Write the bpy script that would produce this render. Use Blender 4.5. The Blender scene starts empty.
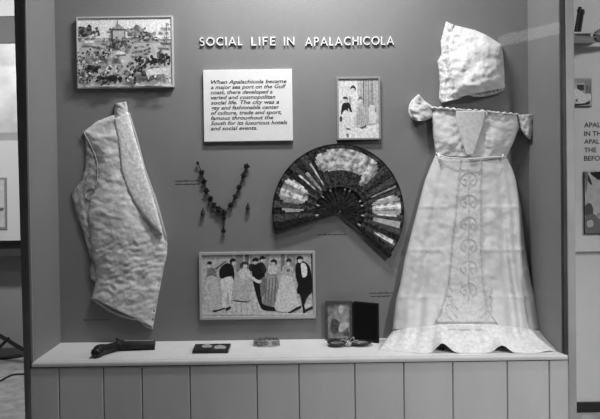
import bpy, bmesh, math, random
from mathutils import Vector, Matrix, noise

S = bpy.context.scene
COL = S.collection
random.seed(7)

# ------------------------------------------------------------------ camera
CAM = Vector((0.0, -1.8, 1.2))
PITCH, ROLL, FPX, PX, PY = 0.01253, 0.01427, 580.0, 274.7, 200.8
F = Vector((0, math.cos(PITCH), -math.sin(PITCH)))
R0 = Vector((1, 0, 0)); U0 = Vector((0, math.sin(PITCH), math.cos(PITCH)))
RR = R0 * math.cos(ROLL) - U0 * math.sin(ROLL)
UU = R0 * math.sin(ROLL) + U0 * math.cos(ROLL)
cam = bpy.data.cameras.new('camera'); camo = bpy.data.objects.new('camera', cam)
COL.objects.link(camo)
camo.matrix_world = Matrix(((RR.x, UU.x, -F.x, CAM.x), (RR.y, UU.y, -F.y, CAM.y),
                            (RR.z, UU.z, -F.z, CAM.z), (0, 0, 0, 1)))
cam.sensor_width = 36; cam.lens = FPX / 600 * 36
cam.shift_x = (300 - PX) / 600; cam.shift_y = (PY - 209.5) / 600
cam.clip_start = 0.05
S.camera = camo

# ------------------------------------------------------------------ world, lights, exposure
w = bpy.data.worlds.new('world'); S.world = w; w.use_nodes = True
w.node_tree.nodes['Background'].inputs[0].default_value = (1, 1, 1, 1)
w.node_tree.nodes['Background'].inputs[1].default_value = 0.03
S.view_settings.view_transform = 'Standard'; S.view_settings.look = 'None'
S.view_settings.gamma = 1; S.view_settings.use_curve_mapping = False
S.view_settings.exposure = 0.0
S.cycles.use_denoising = True; S.cycles.denoising_input_passes = 'RGB_ALBEDO_NORMAL'; S.cycles.denoising_prefilter = 'FAST'
S.cycles.sample_clamp_indirect = 1.0; S.cycles.caustics_reflective = False; S.cycles.caustics_refractive = False; S.cycles.sampling_pattern = 'TABULATED_SOBOL'

def area(name, loc, target, sx, sy, watts, spread=180):
    l = bpy.data.lights.new(name, 'AREA'); l.shape = 'RECTANGLE'; l.size = sx; l.size_y = sy
    l.energy = watts; l.spread = math.radians(spread)
    o = bpy.data.objects.new(name, l); COL.objects.link(o); o.location = loc
    o.rotation_euler = (Vector(target) - Vector(loc)).to_track_quat('-Z', 'Y').to_euler()
    return o
def spot(name, loc, target, watts, cone, blend, rad):
    l = bpy.data.lights.new(name, 'SPOT'); l.energy = watts; l.spot_size = math.radians(cone); l.spot_blend = blend
    l.shadow_soft_size = rad
    o = bpy.data.objects.new(name, l); COL.objects.link(o); o.location = loc
    o.rotation_euler = (Vector(target) - Vector(loc)).to_track_quat('-Z', 'Y').to_euler()
area('case_lamp', (0.10, -0.43, 2.30), (0.10, -0.05, 1.0), 0.36, 0.07, 17.8)
area('front_lamp', (0.06, -0.74, 2.12), (-0.16, 0.0, 0.95), 0.24, 0.10, 1.6, 120)
spot('aisle_spotlight', (1.6, -2.9, 2.7), (1.10, 0.0, 0.30), 325, 46, 1.0, 0.10)
area('aisle_lamp', (2.9, -1.2, 2.7), (1.8, 1.4, 0.8), 1.2, 0.2, 30)
area('hall_lamp', (-2.0, 0.5, 2.7), (-2.1, 2.4, 0.6), 0.8, 0.2, 24, 150)

def ray(u, v):
    return F + RR * ((u - PX) / FPX) - UU * ((v - PY) / FPX)
def P(u, v, y):                      # point seen at (u, v) lying in the upright plane y
    d = ray(u, v); return CAM + d * ((y - CAM.y) / d.y)
def Z(u, v, z):                      # point seen at (u, v) lying in the level plane z
    d = ray(u, v); return CAM + d * ((z - CAM.z) / d.z)

# ------------------------------------------------------------------ materials
MATS = {}
def M(name, val=0.5, rough=0.6, var=0.0, scale=20.0, bump=0.0, bscale=None, metal=0.0, tex='noise', lo=None, spec=None, detail=4.0, stretch=None, emit=0.0):
    if name in MATS: return MATS[name]
    m = bpy.data.materials.new(name); m.use_nodes = True
    nt = m.node_tree; b = nt.nodes['Principled BSDF']
    b.inputs['Base Color'].default_value = (val, val, val, 1)
    b.inputs['Roughness'].default_value = rough; b.inputs['Metallic'].default_value = metal
    b.inputs['Specular IOR Level'].default_value = spec if spec is not None else (0.12 if rough >= 0.7 else 0.4)
    if emit:
        b.inputs['Emission Color'].default_value = (1, 1, 1, 1); b.inputs['Emission Strength'].default_value = emit
    tc = nt.nodes.new('ShaderNodeTexCoord'); mp = nt.nodes.new('ShaderNodeMapping')
    nt.links.new(tc.outputs['Object'], mp.inputs[0])
    if stretch: mp.inputs['Scale'].default_value = stretch
    def texture(sc):
        if tex == 'voronoi':
            t = nt.nodes.new('ShaderNodeTexVoronoi'); t.inputs['Scale'].default_value = sc
            nt.links.new(mp.outputs[0], t.inputs['Vector']); return t.outputs['Distance']
        if tex == 'wave':
            t = nt.nodes.new('ShaderNodeTexWave'); t.inputs['Scale'].default_value = sc
            t.inputs['Distortion'].default_value = 6; t.inputs['Detail'].default_value = 3
            nt.links.new(mp.outputs[0], t.inputs['Vector']); return t.outputs['Fac']
        t = nt.nodes.new('ShaderNodeTexNoise'); t.inputs['Scale'].default_value = sc
        t.inputs['Detail'].default_value = detail
        nt.links.new(mp.outputs[0], t.inputs['Vector']); return t.outputs['Fac']
    if var or lo is not None:
        r = nt.nodes.new('ShaderNodeValToRGB')
        a = lo if lo is not None else max(val - var, 0.005); c = val if lo is not None else min(val + var, 0.95)
        r.color_ramp.elements[0].position = 0.36; r.color_ramp.elements[1].position = 0.64
        r.color_ramp.elements[0].color = (a, a, a, 1); r.color_ramp.elements[1].color = (c, c, c, 1)
        nt.links.new(texture(scale), r.inputs[0]); nt.links.new(r.outputs[0], b.inputs['Base Color'])
    if bump:
        bn = nt.nodes.new('ShaderNodeBump'); bn.inputs['Strength'].default_value = bump
        bn.inputs['Distance'].default_value = 0.0012
        nt.links.new(texture(bscale or scale), bn.inputs['Height']); nt.links.new(bn.outputs[0], b.inputs['Normal'])
    MATS[name] = m; return m

def glass_mat():
    m = bpy.data.materials.new('window_glass'); m.use_nodes = True; nt = m.node_tree; nt.nodes.clear()
    o = nt.nodes.new('ShaderNodeOutputMaterial'); mx = nt.nodes.new('ShaderNodeMixShader')
    t = nt.nodes.new('ShaderNodeBsdfTransparent'); g = nt.nodes.new('ShaderNodeBsdfGlossy')
    f = nt.nodes.new('ShaderNodeFresnel'); f.inputs[0].default_value = 1.45
    t.inputs[0].default_value = (0.98, 0.98, 0.98, 1); g.inputs['Roughness'].default_value = 0.02
    ge = nt.nodes.new('ShaderNodeNewGeometry'); ma = nt.nodes.new('ShaderNodeMath'); ma.operation = 'MULTIPLY'
    iv = nt.nodes.new('ShaderNodeMath'); iv.operation = 'SUBTRACT'; iv.inputs[0].default_value = 1.0
    nt.links.new(ge.outputs['Backfacing'], iv.inputs[1]); nt.links.new(iv.outputs[0], ma.inputs[1])   # one reflection per pane
    nt.links.new(f.outputs[0], ma.inputs[0]); nt.links.new(ma.outputs[0], mx.inputs[0]); nt.links.new(t.outputs[0], mx.inputs[1])
    nt.links.new(g.outputs[0], mx.inputs[2]); nt.links.new(mx.outputs[0], o.inputs[0])
    return m

paint = M('grey_case_paint', 0.205, 0.55, 0.012, 3.0)
boardp = M('grey_board_paint', 0.43, 0.5, 0.02, 9.0, stretch=(1, 1, 0.3))
shelfp = M('pale_shelf_paint', 0.80, 0.5, 0.02, 12)
sidep = M('lit_case_paint', 0.25, 0.55, 0.012, 3.0)  # case paint again, made paler for the light reaching the sides
darkp = M('charcoal_paint', 0.03, 0.6, 0.01, 10)
black = M('black_paint', 0.012, 0.5)
white = M('white_card', 0.76, 0.7, 0.02, 30)
ink = M('black_ink', 0.012, 0.7)

# ------------------------------------------------------------------ object helpers
ORG = {}
class MB:
    def __init__(s): s.bm = bmesh.new()
    def poly(s, pts, mi=0):
        vs = [s.bm.verts.new(p) for p in pts]
        f = s.bm.faces.new(vs); f.material_index = mi; return f
    def box(s, a, b, mi=0):
        x0, y0, z0 = a; x1, y1, z1 = b
        s.hexa([(x0, y0, z0), (x1, y0, z0), (x1, y1, z0), (x0, y1, z0), (x0, y0, z1), (x1, y0, z1), (x1, y1, z1), (x0, y1, z1)], mi)
    def hexa(s, p, mi=0):
        v = [s.bm.verts.new(q) for q in p]
        for f in ((3, 2, 1, 0), (4, 5, 6, 7), (0, 1, 5, 4), (1, 2, 6, 5), (2, 3, 7, 6), (3, 0, 4, 7)):
            s.bm.faces.new([v[i] for i in f]).material_index = mi
    def prism(s, pts, d, mi=0):      # outline extruded by vector d
        a = [s.bm.verts.new(p) for p in pts]; b = [s.bm.verts.new(Vector(p) + Vector(d)) for p in pts]
        n = len(pts)
        s.bm.faces.new(a).material_index = mi; s.bm.faces.new(b[::-1]).material_index = mi
        for i in range(n):
            s.bm.faces.new((a[i], b[i], b[(i + 1) % n], a[(i + 1) % n])).material_index = mi
    def tube(s, path, rad, n=10, mi=0, cap=True, squash=1.0, phase=0.0):
        path = [Vector(p) for p in path]
        if not isinstance(rad, (list, tuple)): rad = [rad] * len(path)
        rings = []; up = None
        for i, p in enumerate(path):
            t = (path[min(i + 1, len(path) - 1)] - path[max(i - 1, 0)]).normalized()
            if up is None:
                up = Vector((0, 0, 1)) if abs(t.z) < 0.9 else Vector((1, 0, 0))
            sd = t.cross(up).normalized(); up = sd.cross(t).normalized()
            rings.append([s.bm.verts.new(p + (sd * math.cos(phase + 2 * math.pi * k / n) + up * squash * math.sin(phase + 2 * math.pi * k / n)) * rad[i]) for k in range(n)])
        for a, b in zip(rings, rings[1:]):
            for k in range(n):
                s.bm.faces.new((a[k], a[(k + 1) % n], b[(k + 1) % n], b[k])).material_index = mi
        if cap:
            s.bm.faces.new(rings[0][::-1]).material_index = mi; s.bm.faces.new(rings[-1]).material_index = mi
    def ball(s, c, r, sub=1, mi=0, sc=(1, 1, 1)):
        g = bmesh.ops.create_icosphere(s.bm, subdivisions=sub, radius=r)
        for v in g['verts']: v.co = Vector((v.co.x * sc[0], v.co.y * sc[1], v.co.z * sc[2])) + Vector(c)
        for f in {f for v in g['verts'] for f in v.link_faces}: f.material_index = mi
    def grid(s, rows, mi=0, wrap=False):
        vs = [[s.bm.verts.new(p) for p in r] for r in rows]
        out = []
        for a, b in zip(vs, vs[1:]):
            m = len(a)
            for k in range(m if wrap else m - 1):
                f = s.bm.faces.new((a[k], a[(k + 1) % m], b[(k + 1) % m], b[k]))
                f.material_index = mi; out.append(f)
        return vs, out
    def build(s, name, mats, parent=None, origin=None, smooth=False, bevel=0.0, solid=0.0, recalc=True):
        if origin is None: origin = ORG[parent.name] if parent else Vector((0, 0, 0))
        origin = Vector(origin)
        if recalc: bmesh.ops.recalc_face_normals(s.bm, faces=s.bm.faces)
        for v in s.bm.verts: v.co -= origin
        me = bpy.data.meshes.new(name); s.bm.to_mesh(me); s.bm.free()
        for m in (mats if isinstance(mats, (list, tuple)) else [mats]): me.materials.append(m)
        if smooth:
            for p in me.polygons: p.use_smooth = True
        o = bpy.data.objects.new(name, me); COL.objects.link(o)
        if parent: o.parent = parent
        else: o.location = origin
        ORG[o.name] = origin
        if bevel:
            b = o.modifiers.new('bevel', 'BEVEL'); b.width = bevel; b.segments = 2; b.limit_method = 'ANGLE'
        if solid:
            b = o.modifiers.new('solid', 'SOLIDIFY'); b.thickness = solid; b.offset = -1
        return o

def tag(o, label=None, cat=None, group=None, kind=None):
    if label: o['label'] = label
    if cat: o['category'] = cat
    if group: o['group'] = group
    if kind: o['kind'] = kind
    return o
def thing(name, loc, label, cat, group=None):
    o = bpy.data.objects.new(name, None); COL.objects.link(o); o.location = loc
    o.empty_display_size = 0.05
    ORG[o.name] = Vector(loc); return tag(o, label, cat, group)

def resample(pts, n):
    d = [0]
    for a, b in zip(pts, pts[1:]): d.append(d[-1] + math.hypot(b[0] - a[0], b[1] - a[1]))
    out = []; j = 0
    for i in range(n):
        t = d[-1] * i / (n - 1)
        while j < len(d) - 2 and d[j + 1] < t: j += 1
        k = (t - d[j]) / max(d[j + 1] - d[j], 1e-9)
        out.append(tuple(pts[j][q] + (pts[j + 1][q] - pts[j][q]) * k for q in range(len(pts[0]))))
    return out
def interp(pts, v):                  # u at height v on a polyline of (u, v)
    if v <= pts[0][1]: return pts[0][0]
    for a, b in zip(pts, pts[1:]):
        if v <= b[1]: return a[0] + (b[0] - a[0]) * (v - a[1]) / max(b[1] - a[1], 1e-9)
    return pts[-1][0]
def sm(pts, k=5, closed=True):       # Catmull-Rom through the points
    n = len(pts); out = []
    for i in range(n if closed else n - 1):
        p = [pts[(i + q) % n] if closed else pts[min(max(i + q, 0), n - 1)] for q in (-1, 0, 1, 2)]
        for j in range(k):
            t = j / k
            out.append(tuple(0.5 * (2 * p[1][c] + (p[2][c] - p[0][c]) * t + (2 * p[0][c] - 5 * p[1][c] + 4 * p[2][c] - p[3][c]) * t * t
                       + (3 * p[1][c] - p[0][c] - 3 * p[2][c] + p[3][c]) * t ** 3) for c in (0, 1)))
    if not closed: out.append(tuple(pts[-1][:2]))
    return out
def nz(x, y, s=1.0, o=0.0):
    return noise.fractal(Vector((x * s, y * s, o)), 1.0, 2.0, 4)

def puff(L, Rp, depth, y0=-0.004, yb=-0.001, rows=40, cols=30, wr=0.0, ws=0.15, seed=0.0, mi=0, mb=None, power=0.5, extra=None):
    mb = mb or MB(); L = resample(L, rows); Rp = resample(Rp, rows); front = []; back = []
    for i in range(rows):
        t = i / (rows - 1); fr = []; bk = []
        for j in range(cols):
            s = j / (cols - 1)
            u = L[i][0] + (Rp[i][0] - L[i][0]) * s; v = L[i][1] + (Rp[i][1] - L[i][1]) * s
            e = max(1 - (2 * s - 1) ** 2, 0) ** power
            dd = depth(s, t) if callable(depth) else depth
            y = y0 - dd * e * 1.0
            if wr: y -= wr * (nz(u, v, ws, seed) + 0.5) * min(1, 4 * e)
            if extra: y -= extra(s, t, u, v)
            fr.append(P(u, v, min(y, y0))); bk.append(P(u, v, yb))
        front.append(fr); back.append(bk)
    a, _ = mb.grid(front, mi); b, _ = mb.grid(back, mi)
    loop = lambda g: [g[0][j] for j in range(cols)] + [g[i][-1] for i in range(1, rows)] + [g[-1][j] for j in range(cols - 2, -1, -1)] + [g[i][0] for i in range(rows - 2, 0, -1)]
    la, lb = loop(a), loop(b); n = len(la)
    for k in range(n):
        mb.bm.faces.new((la[k], la[(k + 1) % n], lb[(k + 1) % n], lb[k])).material_index = mi
    return mb

# ------------------------------------------------------------------ the room
FRONT = -0.206; XL, XR = -0.672, 0.790; ZS = 0.745; ZT = 2.40
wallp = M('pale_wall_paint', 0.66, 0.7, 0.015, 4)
YR = Z(590, 411.5, 0).y              # wall on the right, by its floor line
YL = Z(10, 357, 0).y                 # wall on the left
floorm = M('speckled_floor', 0.48, 0.55, 0.10, 14, detail=8)
def struct(name, mb, m): return tag(mb.build(name, m), kind='structure')
mb = MB(); mb.box((-4.5, -5.5, -0.05), (4.5, YL + 0.2, 0)); struct('floor', mb, floorm)
mb = MB(); mb.box((-4.5, -5.5, 2.85), (4.5, YL + 0.2, 2.9)); struct('ceiling', mb, M('ceiling_paint', 0.6, 0.8, 0.02, 8))
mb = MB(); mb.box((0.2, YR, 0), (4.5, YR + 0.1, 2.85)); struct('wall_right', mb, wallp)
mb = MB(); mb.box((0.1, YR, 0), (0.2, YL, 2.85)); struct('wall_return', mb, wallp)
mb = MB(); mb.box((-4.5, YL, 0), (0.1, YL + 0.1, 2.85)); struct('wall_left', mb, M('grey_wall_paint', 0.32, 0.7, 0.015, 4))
zb = P(590, 402.5, YR - 0.012).z
mb = MB(); mb.box((0.2, YR - 0.014, 0), (4.5, YR, zb)); struct('baseboard_right', mb, M('black_baseboard', 0.02, 0.4))
zb = P(10, 348, YL - 0.012).z
mb = MB(); mb.box((-4.5, YL - 0.014, 0), (0.1, YL, zb)); struct('baseboard_left', mb, M('dark_baseboard', 0.10, 0.5))

# ceiling light behind the camera (its mirror image is the pale streak in the glass)
def mirror_pt(u, v, z):              # point of the room whose mirror image in the glass is seen at (u, v)
    g = P(u, v, FRONT + 0.004); d = ray(u, v); d.y = -d.y
    return g + d * ((z - g.z) / d.z)
LA, LB = mirror_pt(500, 41.5, 2.77), mirror_pt(566, 26.0, 2.77); LB = LA + (LB - LA).normalized() * 1.6
ld = (LB - LA).normalized(); lm = (LA + LB) / 2
cl = thing('ceiling_light', (lm.x, lm.y, 2.85), 'long fluorescent ceiling light over the aisle behind the viewer', 'ceiling light')
ln_ = Vector((-ld.y, ld.x, 0)) * .10
mb = MB(); q = [LA - ln_, LB - ln_, LB + ln_, LA + ln_]; mb.hexa([Vector((p.x, p.y, 2.815)) for p in q] + [Vector((p.x, p.y, 2.85)) for p in q]); mb.build('housing', M('white_enamel', 0.7, 0.4), cl)
mb = MB(); mb.tube([LA + ld * .01, LB - ld * .01], 0.055, 14); mb.build('tube_lamp', M('lit_tube', 0.9, emit=2.7), cl, smooth=True)

# ------------------------------------------------------------------ the display case
case = thing('display_case', (0.06, FRONT, 0), 'large built-in museum display case with grey boarded base and glazed front', 'display case')
mb = MB(); mb.box((XL - 0.02, 0, ZS - 0.03), (XR + 0.02, 0.03, ZT)); mb.build('back_panel', paint, case)
mb = MB(); mb.box((XL - 0.018, FRONT + 0.012, ZS - 0.02), (XL, 0, ZT)); mb.build('side_panel', sidep, case)
mb = MB(); mb.box((XR, FRONT + 0.010, ZS - 0.02), (XR + 0.012, 0, ZT)); mb.build('side_panel', sidep, case)
# shelf with a rounded nose
prof = [(0, ZS), (FRONT + 0.006, ZS)] + [(FRONT + 0.004 - 0.008 * math.sin(a), ZS - 0.008 + 0.008 * math.cos(a)) for a in (0.4, 0.8, 1.2, 1.57)] + [(FRONT - 0.004, ZS - 0.013), (FRONT + 0.0, ZS - 0.017), (0, ZS - 0.017)]
mb = MB(); mb.prism([(XL - 0.003, y, z) for y, z in [(0, ZS), (FRONT + 0.008, ZS), (FRONT + 0.008, ZS - 0.017), (0, ZS - 0.017)]], (XR - XL + 0.013, 0, 0)); mb.build('shelf', shelfp, case)
mb = MB(); mb.prism([(XL - 0.003, y, z) for y, z in [(FRONT + 0.0079, ZS - 0.0002), (FRONT + 0.0035, ZS - 0.0002)] + prof[2:7] + [(FRONT + 0.0079, ZS - 0.017)]], (XR - XL + 0.013, 0, 0)); mb.build('shelf_nosing', M('grey_nosing_paint', 0.42, 0.6, 0.02, 12), case)
# boarded base with grooves
gr = [59, 103.5, 142, 190, 257, 299, 355, 404, 453, 507.5, 549.5]
gx = [P(u, 390, FRONT).x for u in gr]
zt = ZS - 0.017
edges = [P(30.0, 390, FRONT).x] + gx + [0.812]
mb = MB()
for a, b in zip(edges, edges[1:]):
    g = 0.0007
    mb.prism([(a + g, FRONT + 0.003, 0), (a + g + 0.002, FRONT, 0), (b - g - 0.002, FRONT, 0), (b - g, FRONT + 0.003, 0), (b - g, FRONT + 0.02, 0), (a + g, FRONT + 0.02, 0)], (0, 0, zt))
mb.box((XL - 0.004, FRONT + 0.012, 0), (XR + 0.012, FRONT + 0.03, zt), 1)
mb.build('base_panel', [boardp, M('groove_paint', 0.2, 0.8)], case)
# left corner post: narrow front arris, face turned to the left
def post_x(u, v, y): return P(u, v, y).x
yo = FRONT + 0.045
mb = MB()
A0, A1 = P(30.2, 360, FRONT - 0.004), P(25.0, 0, FRONT - 0.004)
B0, B1 = P(23.6, 360, yo), P(14.0, 0, yo)
def ext(p, q, z): k = (z - p.z) / (q.z - p.z); r = p.lerp(q, k); return Vector((r.x, p.y, z))
lo = [ext(A0, A1, 0), ext(B0, B1, 0)]; hi = [ext(A0, A1, ZT), ext(B0, B1, ZT)]
bk = 0.03
mb.hexa([lo[0], (XL - 0.0185, FRONT + 0.02, 0), (lo[1].x, bk, 0), lo[1], hi[0], (XL - 0.0185, FRONT + 0.02, ZT), (hi[1].x, bk, ZT), hi[1]])
mb.build('corner_post', M('dark_post_paint', 0.16, 0.6, 0.01, 10), case)
mb = MB(); mb.box((A0.x + 0.001, FRONT - 0.002, ZS), (XL, FRONT + 0.0115, ZT)); mb.build('glazing_strip', paint, case)
# right stile and its dark glazing channel
mb = MB(); mb.box((XR + 0.0125, FRONT - 0.003, 0), (0.8255, 0.03, ZT)); mb.build('stile', M('grey_stile_paint', 0.27, 0.5, 0.02, 9), case, bevel=0.003)
mb = MB(); mb.box((XR + 0.004, FRONT - 0.001, ZS), (XR + 0.012, FRONT + 0.0115, ZT)); mb.build('glazing_strip', darkp, case)['label'] = 'dark glazing strip'
mb = MB(); mb.box((XL - 0.03, FRONT - 0.004, 2.14), (0.8255, FRONT + 0.011, ZT + 0.02)); mb.build('header', boardp, case)
mb = MB(); mb.box((XL - 0.02, FRONT + 0.012, ZT), (XR + 0.02, 0.03, ZT + 0.02)); mb.build('top_panel', paint, case)
mb = MB(); mb.box((XL + 0.0005, FRONT + 0.004, ZS + 0.0005), (XR - 0.0005, FRONT + 0.008, 2.139)); mb.build('glass_pane', glass_mat(), case)['label'] = 'clear glass front'

# ------------------------------------------------------------------ raised title letters
def arc(cx, cy, rx, ry, a0, a1, n=12):
    return [(cx + rx * math.cos(math.radians(a0 + (a1 - a0) * i / n)), cy + ry * math.sin(math.radians(a0 + (a1 - a0) * i / n))) for i in range(n + 1)]
GL = {'S': (.52, [arc(.26, .74, .20, .20, 40, 250, 10)[:-1] + arc(.26, .27, .21, .21, 80, -150, 10)]),
      'O': (.90, [arc(.45, .5, .40, .44, 0, 360, 24)]), 'C': (.78, [arc(.46, .5, .40, .44, 48, 312, 18)]),
      'I': (.14, [[(.07, 0), (.07, 1)]]), 'A': (.84, [[(.06, 0), (.42, .95), (.78, 0)], [(.2, .32), (.64, .32)]]),
      'L': (.46, [[(.07, 1), (.07, .06), (.46, .06)]]), 'F': (.46, [[(.07, 0), (.07, .94), (.46, .94)], [(.07, .52), (.4, .52)]]),
      'E': (.48, [[(.48, .06), (.07, .06), (.07, .94), (.48, .94)], [(.07, .52), (.42, .52)]]),
      'N': (.74, [[(.07, 0), (.07, .9), (.67, .1), (.67, 1)]]), 'H': (.70, [[(.07, 0), (.07, 1)], [(.63, 0), (.63, 1)], [(.07, .52), (.63, .52)]]),
      'P': (.54, [[(.07, 0), (.07, .94), (.26, .94)] + arc(.26, .70, .22, .24, 80, -90, 8) + [(.07, .46)]])}
def ribbon(mb, line, th, fn, closed):
    n = len(line); L = []; Q = []
    for i, p in enumerate(line):
        a = line[i - 1] if i else (line[-2] if closed else None); b = line[i + 1] if i < n - 1 else (line[1] if closed else None)
        def nrm(p, q):
            d = math.hypot(q[0] - p[0], q[1] - p[1]) or 1; return (-(q[1] - p[1]) / d, (q[0] - p[0]) / d)
        if a is None: m = nrm(p, b)
        elif b is None: m = nrm(a, p)
        else:
            x, y = nrm(a, p), nrm(p, b); m = (x[0] + y[0], x[1] + y[1]); k = math.hypot(*m) or 1
            m = (m[0] / k, m[1] / k); c = max(m[0] * x[0] + m[1] * x[1], .45); m = (m[0] / c, m[1] / c)
        L.append((p[0] + m[0] * th, p[1] + m[1] * th)); Q.append((p[0] - m[0] * th, p[1] - m[1] * th))
    for i in range(n - 1):
        q = [L[i], L[i + 1], Q[i + 1], Q[i]]
        mb.hexa([fn(x, y, 0) for x, y in q] + [fn(x, y, 1) for x, y in q])
letter_m = M('white_letter_enamel', 0.85, 0.5)
ORD = ['first', 'second', 'third', 'fourth']
for word, u0, u1, v in (('SOCIAL', 199.6, 242.2, 45.3), ('LIFE', 251.2, 275.6, 45.2), ('IN', 283.8, 294.6, 45.2), ('APALACHICOLA', 305.2, 394.3, 45.0)):
    gap = .20; tot = sum(GL[c][0] for c in word) + gap * (len(word) - 1)
    a, b = P(u0, v, -0.009), P(u1, v, -0.009); z0 = 0.5 * (a.z + b.z); k = (b.x - a.x) / tot; h = 8.4 * 1.79 / FPX
    x = a.x; seen = {}
    for c in word:
        mb = MB()
        for ln in GL[c][1]:
            ribbon(mb, ln, .056, lambda px_, py_, d: Vector((x + px_ * k, -0.0005 - 0.0065 * d, z0 + py_ * h)), ln[0] == ln[-1])
        seen[c] = seen.get(c, 0) + 1
        which = ('the ' + ORD[seen[c] - 1] + ' ' + c if word.count(c) > 1 else 'the ' + c)
        o = mb.build('title_letter', letter_m, origin=(x, 0, z0))
        tag(o, f'raised white capital letter on the back panel, {which} of the word {word}', 'letter', 'raised white title letters')
        x += (GL[c][0] + gap) * k

# ------------------------------------------------------------------ text helper (built-in font turned into mesh)
def text_into(mb, s, x0, x1, z, y, size, shear=0.0, mi=0, bold=0.0):
    cu = bpy.data.curves.new('txt', 'FONT'); cu.body = s; cu.size = size; cu.shear = shear; cu.offset = bold
    cu.resolution_u = 3
    o = bpy.data.objects.new('txt', cu); COL.objects.link(o)
    dg = bpy.context.evaluated_depsgraph_get(); me = bpy.data.meshes.new_from_object(o.evaluated_get(dg))
    bpy.data.objects.remove(o); bpy.data.curves.remove(cu)
    xs = [v.co.x for v in me.vertices]; a, b = min(xs), max(xs)
    sc = (x1 - x0) / (b - a) if x1 else 1.0
    vs = [mb.bm.verts.new((x0 + (v.co.x - a) * sc, y, z + v.co.y)) for v in me.vertices]
    for p in me.polygons:
        try: mb.bm.faces.new([vs[i] for i in p.vertices]).material_index = mi
        except ValueError: pass
    bpy.data.meshes.remove(me)

pc = P(248, 141, 0)
pl = thing('text_placard', (pc.x, 0, pc.z), 'white hand-lettered text card below the raised title', 'text card')
yp = -0.012
a, b = P(203, 70, yp), P(293, 140.5, yp)
mb = MB(); mb.box((a.x, yp, b.z), (b.x, -0.0005, a.z)); mb.build('card', white, pl, bevel=0.001)
lines = ['When Apalachicola became', 'a major sea port on the Gulf', 'coast, there developed a', 'varied and cosmopolitan', 'social life. The city was a',
         'gay and fashionable center', 'of culture, trade and sport,', 'famous throughout the', 'South for its luxurious hotels', 'and social events.']
re_ = [452, 450, 382, 396, 415, 416, 426, 386, 456, 306]
mb = MB()
for i, (t, e) in enumerate(zip(lines, re_)):
    v = 62 + (107 + 25.7 * i) / 4.99; u0 = 210.8; u1 = 196 + e / 4.99
    p, q = P(u0, v, yp), P(u1, v, yp); zc = P(248, v, yp).z
    text_into(mb, t, p.x, q.x, zc, yp - 0.0004, 0.0165, 0.25, bold=0.00031)
mb.build('lettering', ink, pl, recalc=False)

# small captions lettered straight on the back panel: rows of tiny strokes, unreadable at this size
def caption(rows, label):
    mb = MB(); c = P(0.5 * (rows[0][0] + rows[0][1]), rows[-1][2], 0)
    for (u0, u1, v) in rows:
        x, x1 = P(u0, v, 0).x, P(u1, v, 0).x; z = P(0.5 * (u0 + u1), v, 0).z; h = 0.0032
        while x < x1:
            n = random.randint(3, 8)
            for _ in range(n):
                if x > x1: break
                hh = h * random.choice((.6, .6, .6, 1)); sl = .0006
                mb.box((x, -0.0006, z), (x + .0013, -0.0001, z + hh)); mb.box((x + .0013, -0.0006, z + hh - .0011), (x + .0027, -0.0001, z + hh))
                x += .0029
            x += .0026
    tag(mb.build('caption_lettering', ink, origin=(c.x, 0, c.z)), label, 'caption', 'small captions on the case back')
caption([(83, 110, 320.3)], 'one-line tiny black caption under the hem of the waistcoat')
caption([(175.5, 200, 181.3), (175.5, 200, 184.6)], 'two-line tiny black caption beside the left string of the necklace')
caption([(317, 346, 235)], 'one-line tiny black caption below the pivot of the fan')
caption([(369.5, 393, 293.4), (371, 391, 296.6)], 'two-line tiny black caption above the open hinged picture case')

# ------------------------------------------------------------------ framed pictures
def framed(name, label, u0, v0, u1, v1, border, depth, fm, lay, yprint=-0.008, shade=0.6, base_m=None):
    yf = -depth; um, vm = (u0 + u1) / 2, (v0 + v1) / 2
    x0, x1 = P(u0, vm, yf).x, P(u1, vm, yf).x; z0, z1 = P(um, v1, yf).z, P(um, v0, yf).z
    t = thing(name, ((x0 + x1) / 2, 0, z0), label, 'picture')
    bw = border * (1.8 - depth) / FPX
    mb = MB()
    o_ = [(x0, z0), (x1, z0), (x1, z1), (x0, z1)]; i_ = [(x0 + bw, z0 + bw), (x1 - bw, z0 + bw), (x1 - bw, z1 - bw), (x0 + bw, z1 - bw)]
    for k in range(4):
        n = (k + 1) % 4
        q = [o_[k], o_[n], i_[n], i_[k]]
        mb.hexa([(x, yf, z) for x, z in q] + [(x, -0.0005, z) for x, z in q])
    mb.build('frame', fm, t, bevel=0.0008)
    mats = []; mb = MB(); ix = {}
    def mat(g, key=None, **kw):
        k = key or f'print_{int(round(g * 1000)):04d}'
        if k not in ix: ix[k] = len(mats); mats.append(M(k, g, 0.8, **{**dict(var=g * .22, scale=170), **kw}))
        return ix[k]
    mb.box((x0 + bw * .6, yprint, z0 + bw * .6), (x1 - bw * .6, -0.001, z1 - bw * .6), mat(shade, name + str(label[:9]) + '_paper') if base_m is None else mat(shade, **base_m))
    lay_n = [0]
    X0, X1, Z0, Z1 = x0 + bw, x1 - bw, z0 + bw, z1 - bw
    def pg(pts, g, smooth=4, key=None, **kw):
        lay_n[0] += 1; y = yprint - 0.00003 * lay_n[0] - 0.0001
        if smooth: pts = sm(pts, smooth)
        ps = []
        for p in pts:
            q = P(p[0], p[1], yprint); ps.append(Vector((min(max(q.x, X0), X1), y, min(max(q.z, Z0), Z1))))
        try: mb.poly(ps, mat(g, key, **kw))
        except ValueError: pass
    lay(pg)
    mb.build('print', mats, t, recalc=False)
    return t

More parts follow.
